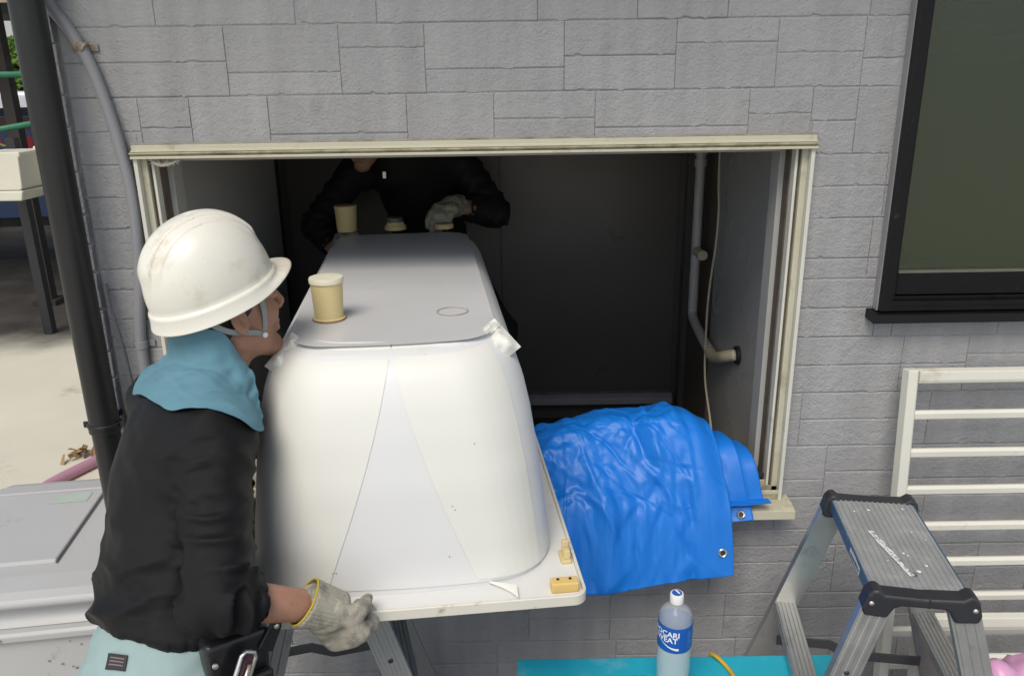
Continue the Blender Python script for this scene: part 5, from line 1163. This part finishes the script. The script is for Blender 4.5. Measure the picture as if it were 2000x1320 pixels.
# ---- helmet
M_helm = mat('white_helmet', (0.73, 0.705, 0.62), 0.32, var=0.03, vscale=6, dirt=(0.54, 0.46, 0.33), dirt_amt=0.26, dscale=9, coat=0.2, rvar=0.08)
hel = tag(empty('helmet', HO), 'white hard hat with chin strap on the worker', 'helmet')
hel.rotation_euler = (HR @ Matrix.Rotation(R(-10), 3, 'Y')).to_euler(); hel.scale = (0.875, 0.875, 0.875); hel.location = Vector(HO) + HR @ Vector((0, 0, 0.018))
NU, NV = 220, 90
def hshell(u, v):
    a = 2 * math.pi * u; ca, sa = math.cos(a), math.sin(a)                       # a = 0 is the front
    a_len = 0.132 if ca > 0 else 0.142; wid = 0.112
    if v < 0.80:
        t = v / 0.80 * (math.pi / 2 * 0.985); rr = math.sin(t) ** 0.90; zz = 0.155 * (math.cos(t) ** 0.92)
        x, y, z = a_len * rr * ca - 0.008, wid * rr * sa, zz
        ay = abs(y); rdg = (1 - float(smoothstep(0.0245, 0.0275, ay))) * 0.0050 * float(smoothstep(0.02, 0.22, rr) if ca > 0 else 1) * (1 - float(smoothstep(0.86, 0.97, rr)))
        rdg2 = (1 - float(smoothstep(0.046, 0.0485, ay))) * 0.0030 * (1 - float(smoothstep(0.84, 0.95, rr)))
        n = Vector((x / a_len, y / wid, z / 0.155)).normalized()
        p = Vector((x, y, z)) + n * (rdg + rdg2)
    else:
        t = (v - 0.80) / 0.20
        ofs = 0.0055 * float(smoothstep(0.0, 0.18, t)) + 0.007 * t * t; dz = -0.034 * t - 0.002
        brim = 0.038 * float(smoothstep(0.30, 1.0, t)) * max(0.0, ca) ** 2.2 
        side = 0.004 * t
        p = Vector(((a_len + ofs) * ca - 0.008 + brim * ca, (wid + ofs + side) * sa * (1 + 0.0 * brim), dz + 0.012 * float(smoothstep(0.4, 1, t)) * max(0, ca) ** 2 - 0.006 * t * max(0, -ca)))
    return tuple(p + Vector((0, 0, 0.036)))
sh_ = obj('shell', grid(lambda u, v: hshell(u, max(v, 0.004)), NU, NV), M_helm, hel, auto=38); solidify(sh_, 0.003, -1)
mk = []
r3 = random.Random(3)
for i in range(9):                                                              # handwritten marks at the back, half worn away
    u = 0.395 - i * 0.006; p = Vector(hshell(u, 0.745)); q = Vector(hshell(u + r3.uniform(-.003, .003), 0.715)); c = (p + q) / 2; out = Vector((p.x, p.y, 0)).normalized() * 0.0012
    mk.append(tube([c + (p - c) * r3.uniform(.3, 1) + out, c + (q - c) * r3.uniform(.3, 1) + out], 0.0007, 5))
obj('pen_mark', merge(*mk), mat('worn_marker', (0.10, 0.12, 0.15), 0.7), sh_)
scf = []
for i in range(34):                                                             # scuffs on the shell
    u, v = r3.uniform(0.55, 0.98), r3.uniform(0.25, 0.79); p = Vector(hshell(u, v)); q = Vector(hshell(u + r3.uniform(-.012, .012), v + r3.uniform(-.02, .02))); n_ = p.normalized() * 0.0006
    scf.append(tube([p + n_, (p + q) / 2 + n_ * 1.3, q + n_], r3.uniform(0.0004, 0.0011), 4))
obj('scuff_mark', merge(*scf), mat('grey_scuff', (0.30, 0.27, 0.22), 0.7, var=0.4, vscale=60), sh_)
M_str = mat('grey_strap', (0.28, 0.30, 0.30), 0.8, var=0.06, bump=0.3, bscale=400)
def ribbon(pts, wd, nrm): 
    P = catmull(pts, 6); return sweep(P, [(-0.0009, -wd / 2), (0.0009, -wd / 2), (0.0009, wd / 2), (-0.0009, wd / 2)], up=nrm)
for s in (-1, 1):
    obj('chin_strap', ribbon([(-0.085, s * 0.085, 0.00), (-0.05, s * 0.092, -0.040), (0.005, s * 0.080, -0.075), (0.030, s * 0.060, -0.098)], 0.012, (0, 0, 1)), M_str, hel)
    obj('chin_strap', ribbon([(0.045, s * 0.086, 0.012), (0.044, s * 0.080, -0.04), (0.036, s * 0.066, -0.085), (0.034, s * 0.05, -0.102)], 0.012, (1, 0, 0)), M_str, hel)
obj('chin_strap', ribbon([(0.030, -0.058, -0.098), (0.052, -0.032, -0.124), (0.058, 0.0, -0.130), (0.052, 0.032, -0.124), (0.030, 0.058, -0.098)], 0.014, (1, 0, 0)), M_str, hel)
obj('strap_button', lathe([(0.0065, 0), (0.006, 0.003), (0.002, 0.004)], 14, Matrix.Translation((0.030, -0.066, -0.098)) @ Matrix.Rotation(R(90), 4, 'X')), M_splash, hel)

# ---- blue neck cloth hanging from under the helmet
def neck_cloth():
    HRm = np.array(HR)
    def L(p): return HRm @ np.array(p) + np.array(HO)
    rows = []
    top = [(-0.034, -0.080, -0.060), (-0.052, -0.080, -0.020), (-0.085, -0.062, -0.004), (-0.108, -0.020, 0.0), (-0.108, 0.030, 0.0), (-0.080, 0.072, -0.005), (-0.03, 0.090, -0.02), (0.02, 0.085, -0.05)]
    mid = [(-0.020, -0.078, -0.105), (-0.050, -0.086, -0.090), (-0.085, -0.074, -0.080), (-0.112, -0.026, -0.078), (-0.112, 0.034, -0.078), (-0.090, 0.080, -0.085), (-0.04, 0.095, -0.09), (0.01, 0.085, -0.1)]
    topw = [L(p) for p in top]; midw = [L(p) for p in mid]
    bot = [np.array(p) for p in ((-0.475, -0.640, 1.392), (-0.500, -0.705, 1.372), (-0.556, -0.722, 1.400), (-0.612, -0.700, 1.412), (-0.680, -0.640, 1.420), (-0.748, -0.575, 1.412), (-0.73, -0.47, 1.42), (-0.66, -0.42, 1.43))]
    low = [a * 0.45 + b * 0.55 for a, b in zip(midw, bot)]
    G = [topw, midw, low, bot]
    cols = [catmull([tuple(p) for p in r], 10) for r in G]
    nU = len(cols[0]) - 1; nV = 48; V = []
    for j in range(nV + 1):
        t = j / nV * 3; k = min(int(t), 2); f = t - k
        for i in range(nU + 1):
            c = [cols[max(k - 1, 0)][i], cols[k][i], cols[k + 1][i], cols[min(k + 2, 3)][i]]
            V.append(tuple(0.5 * ((2 * c[1]) + (c[2] - c[0]) * f + (2 * c[0] - 5 * c[1] + 4 * c[2] - c[3]) * f * f + (3 * c[1] - c[0] - 3 * c[2] + c[3]) * f ** 3)))
    V = np.array(V); Fq = np.array(grid(lambda u, v: (0, 0, 0), nU, nV)[1]); N = np_normals(V, Fq)
    cen = np.array(HO) + np.array([-0.02, 0, -0.15]); flip = np.sign(((V - cen) * N).sum(1).mean()); N *= flip
    tt = np.repeat(np.arange(nV + 1) / nV, nU + 1); uu = np.tile(np.arange(nU + 1) / nU, nV + 1)
    f1 = 1 - 2 * np.abs(pnoise(np.stack([uu * 9 - tt * 5, tt * 3 + uu * 2, uu * 0 + 4], 1))); f2 = 1 - 2 * np.abs(pnoise(np.stack([uu * 15 + tt * 9, tt * 4, uu * 0 + 9], 1)))
    w1 = smoothstep(0.10, 0.45, tt) * (1 - 0.5 * smoothstep(0.8, 1.0, tt))
    V = V + N * ((0.009 * f1 + 0.004 * f2) * w1 * (1 - smoothstep(0.5, 0.9, tt)))[:, None]
    def settle(V, mn):                                                          # lie on the shirt, never inside it
        for i in range(len(V)):
            co, no, _, dist = BI['bvh'].find_nearest(tuple(V[i]))
            if co is not None and (Vector(V[i]) - co).dot(no) < mn: V[i] = np.array(co + no * mn)
        return V
    keep = V.copy(); V = settle(V, 0.010)
    fix = (1 - smoothstep(0.0, 0.25, tt))[:, None]
    for _ in range(7): V = np_smooth(V, Fq, 1, 0.5); V = V * (1 - fix) + keep * fix
    V = settle(V, 0.003)
    V = V + N * ((0.0035 * f1 + 0.002 * f2) * w1)[:, None]
    return V, Fq
nv_, nf_ = neck_cloth()
nc = obj('neck_cloth', (nv_ - o3, nf_), M_scarf, man, smooth=True); solidify(nc, 0.0016)

# ---- trousers patch and tool pouch
tb = BVHTree.FromPolygons([tuple(p) for p in BI['tv']], [tuple(int(i) for i in q) for q in BI['tf']])
def on_trousers(target, src=(0.0, -2.06, 2.0)):
    d = (Vector(target) - Vector(src)).normalized(); h = tb.ray_cast(Vector(src), d); return h[0], h[1]
# waistband label, pocket seam
def patch(name, c, nrm, wd, ht, m, parent, roll=0.0, off=0.004, nx=8, ny=6, inset=0.0):
    """small cloth patch laid on the trousers round the surface point nearest to c"""
    n0 = Vector(nrm).normalized(); x0 = Vector((0, 0, 1)).cross(n0).normalized(); z0 = n0.cross(x0); Mr = Matrix.Rotation(R(roll), 3, n0); x0 = Mr @ x0; z0 = Mr @ z0
    V = []
    for j in range(ny + 1):
        for i in range(nx + 1):
            p = Vector(c) + x0 * (i / nx - .5) * wd + z0 * (j / ny - .5) * ht
            h = tb.ray_cast(p + n0 * 0.2, -n0)
            q = h[0] if h[0] is not None else tb.find_nearest(p)[0]
            V.append(tuple(q + n0 * off - Vector(o3)))
    return obj(name, (V, grid(lambda u, v: (0, 0, 0), nx, ny)[1]), m, parent, smooth=True)
pn = (-0.10, -1.0, 0.25)
trs = [c for c in man.children if c.name.startswith('trousers')][0]
pc = Vector((-0.700, -0.87, 1.030))
pt = patch('waist_label', pc, pn, 0.046, 0.022, mat('dark_label', (0.03, 0.03, 0.035), 0.7), trs, 8); solidify(pt, 0.001)
for k in range(3): patch('label_stitching', pc + Vector((0, 0, 0.006 - 0.005 * k)), pn, 0.034, 0.0016, mat('label_thread', (0.22, 0.16, 0.15), 0.8), trs, 8, 0.0052, 10, 1)
M_seam = mat('pale_seam', (0.42, 0.55, 0.53), 0.9)
patch('pocket_seam', pc + Vector((-0.02, 0, -0.045)), pn, 0.14, 0.004, M_seam, trs, 12, 0.004, 16, 1); patch('pocket_seam', pc + Vector((-0.02, 0, -0.055)), pn, 0.14, 0.003, M_seam, trs, 12, 0.004, 16, 1)

# ---- tool pouch on the belt
pch = tag(empty('tool_pouch', (-0.500, -0.880, 0.94)), 'black leather tool pouch with a metal holder at the worker hip', 'tool pouch'); pch.rotation_euler = (R(-8), R(4), R(38))
M_lea = mat('black_leather', (0.014, 0.014, 0.015), 0.33, var=0.2, vscale=14, bump=0.2, bscale=120, coat=0.15)
def pouchp(w0, w1, z0, z1, d0, d1):
    v = Vol((-0.11, -0.07, -0.16), (0.11, 0.07, 0.16), 0.005)
    def fn(x, y, z):
        t = np.clip((z - z0) / (z1 - z0), 0, 1); w_ = w0 + (w1 - w0) * t; d_ = d0 + (d1 - d0) * t
        qx = np.abs(x) - w_ + 0.015; qy = np.abs(y) - d_ + 0.012; qz = np.abs(z - (z0 + z1) / 2) - (z1 - z0) / 2 + 0.012
        return np.sqrt(np.maximum(qx, 0) ** 2 + np.maximum(qy, 0) ** 2 + np.maximum(qz, 0) ** 2) - 0.012
    v.put(fn, (-0.1, -0.06, -0.15), (0.1, 0.06, 0.15), 0.01); return v.mesh()
v_, f_ = pouchp(0.045, 0.062, -0.13, 0.135, 0.014, 0.028); obj('pouch_body', (v_, f_), M_lea, pch, smooth=True)
obj('front_pocket', prism([(-0.052, 0.06), (-0.042, -0.115), (0.042, -0.115), (0.052, 0.06)], 'y', -0.044, -0.026), M_lea, pch, bevel=0.006, seg=3)
obj('belt_tab', prism([(0.030, 0.10), (0.066, 0.150), (0.080, 0.146), (0.076, 0.125), (0.055, 0.085)], 'y', -0.034, -0.028), M_lea, pch, bevel=0.002)
for x, z_ in ((-0.046, 0.10), (0.066, 0.132), (0.040, 0.03), (-0.048, 0.045), (-0.035, -0.10), (0.035, -0.10)):
    obj('rivet', lathe([(0.0055, 0), (0.0045, 0.003), (0.001, 0.004)], 14, Matrix.Translation((x, -0.0455 if abs(z_) < .07 or z_ < 0 else -0.035, z_)) @ Matrix.Rotation(R(90), 4, 'X')), M_eye, pch, auto=50)
M_pur = mat('dark_purple_grip', (0.055, 0.025, 0.035), 0.35)
lp = [(-0.013, -0.055), (-0.013, 0.062), (-0.008, 0.070), (0.008, 0.070), (0.013, 0.062), (0.013, -0.055), (0.008, -0.063), (-0.008, -0.063)]
Mh = Matrix.Translation((-0.020, -0.056, 0.050)) @ Matrix.Rotation(R(24), 4, 'Y')
obj('holder_loop', xf(tube([(x, 0, z) for x, z in lp], 0.0042, 8, closed=True), Mh), M_eye, pch, smooth=True)
obj('holder_plate', xf(box(-0.0105, 0.0105, 0.001, 0.004, -0.056, 0.064), Mh), M_pur, pch, bevel=0.001)
obj('holder_bar', xf(tube([(0.004, -0.005, -0.052), (0.004, -0.005, 0.050)], 0.0042, 8), Mh), mat('bronze_rod', (0.62, 0.50, 0.42), 0.28, metal=0.9), pch, smooth=True)
obj('holder_ring', xf(merge(tube([(0.009 * math.cos(a * math.pi / 6), 0, -0.075 + 0.011 * math.sin(a * math.pi / 6)) for a in range(12)], 0.0022, 6, closed=True), tube([(0.003 + 0.007 * math.cos(a * math.pi / 6), 0.007 * math.sin(a * math.pi / 6) - .004, -0.093) for a in range(12)], 0.0022, 6, closed=True)), Mh), M_eye, pch, smooth=True)

# ---- the second worker, in the dark of the bathroom, bent over the far end of the tub
M_dk = mat('black_jacket', (0.006, 0.006, 0.0065), 0.8, var=0.2, vscale=8); M_dk2 = mat('dark_trousers', (0.02, 0.02, 0.024), 0.85, var=0.2)
J2 = dict(pelvis=(-0.34, 1.410, 1.24), chest=(-0.36, 1.210, 1.56), neck=(-0.46, 1.110, 1.70), rs=(-0.60, 1.150, 1.66), ls=(-0.20, 1.130, 1.70), re=(-0.76, 1.070, 1.46), rw=(-0.66, 0.980, 1.36),
          le=(-0.055, 1.050, 1.50), lw=(-0.200, 0.950, 1.545), rk=(-0.48, 1.290, 0.84), lk=(-0.06, 1.180, 0.98), rf=(-0.46, 1.450, 0.40), lf=(-0.06, 1.410, 0.40), facing=(-0.1, -1.0, 0))
HR2 = rotm((-0.38, -0.80, -0.42)); HO2 = (-0.545, 1.045, 1.815)
mate, B2 = person('person', 'second worker in black inside the dark bathroom, gloved hand on the tub', (-0.34, 1.36, 0.40), J2, HO2, HR2, None,
             dict(skin=M_skin2, shirt=M_dk, trousers=M_dk2, cuff=(0.78, 0.8), hem=0.0, h=0.011, hs=0.010))
q3 = B2['o']
v_, f_ = glove(J2['lw'], (-0.35, -0.85, -0.02), (-0.1, 0.05, -1.0), (-0.8, 0.3, 0.0), (0.35, 0.5, 0.4), (-0.5, -0.6, -0.5), h=0.004, rad=1.25)
obj('glove', (v_ - q3, f_), M_glove, mate, smooth=True)
v_, f_ = glove(J2['rw'], (0.15, -0.6, 0.4), (0.9, 0.1, 0.0), (0.0, 0.4, 0.8), (0.35, 0.5, 0.4), (0.5, -0.4, 0.5), h=0.005, rad=1.2)
obj('glove', (v_ - q3, f_), M_glove, mate, smooth=True)
obj('zip_pull', xf(box(-0.006, 0.006, -0.002, 0.002, -0.012, 0.012), Matrix.Translation(Vector((-0.47, 1.005, 1.655)) - Vector(q3))), M_eye, mate)
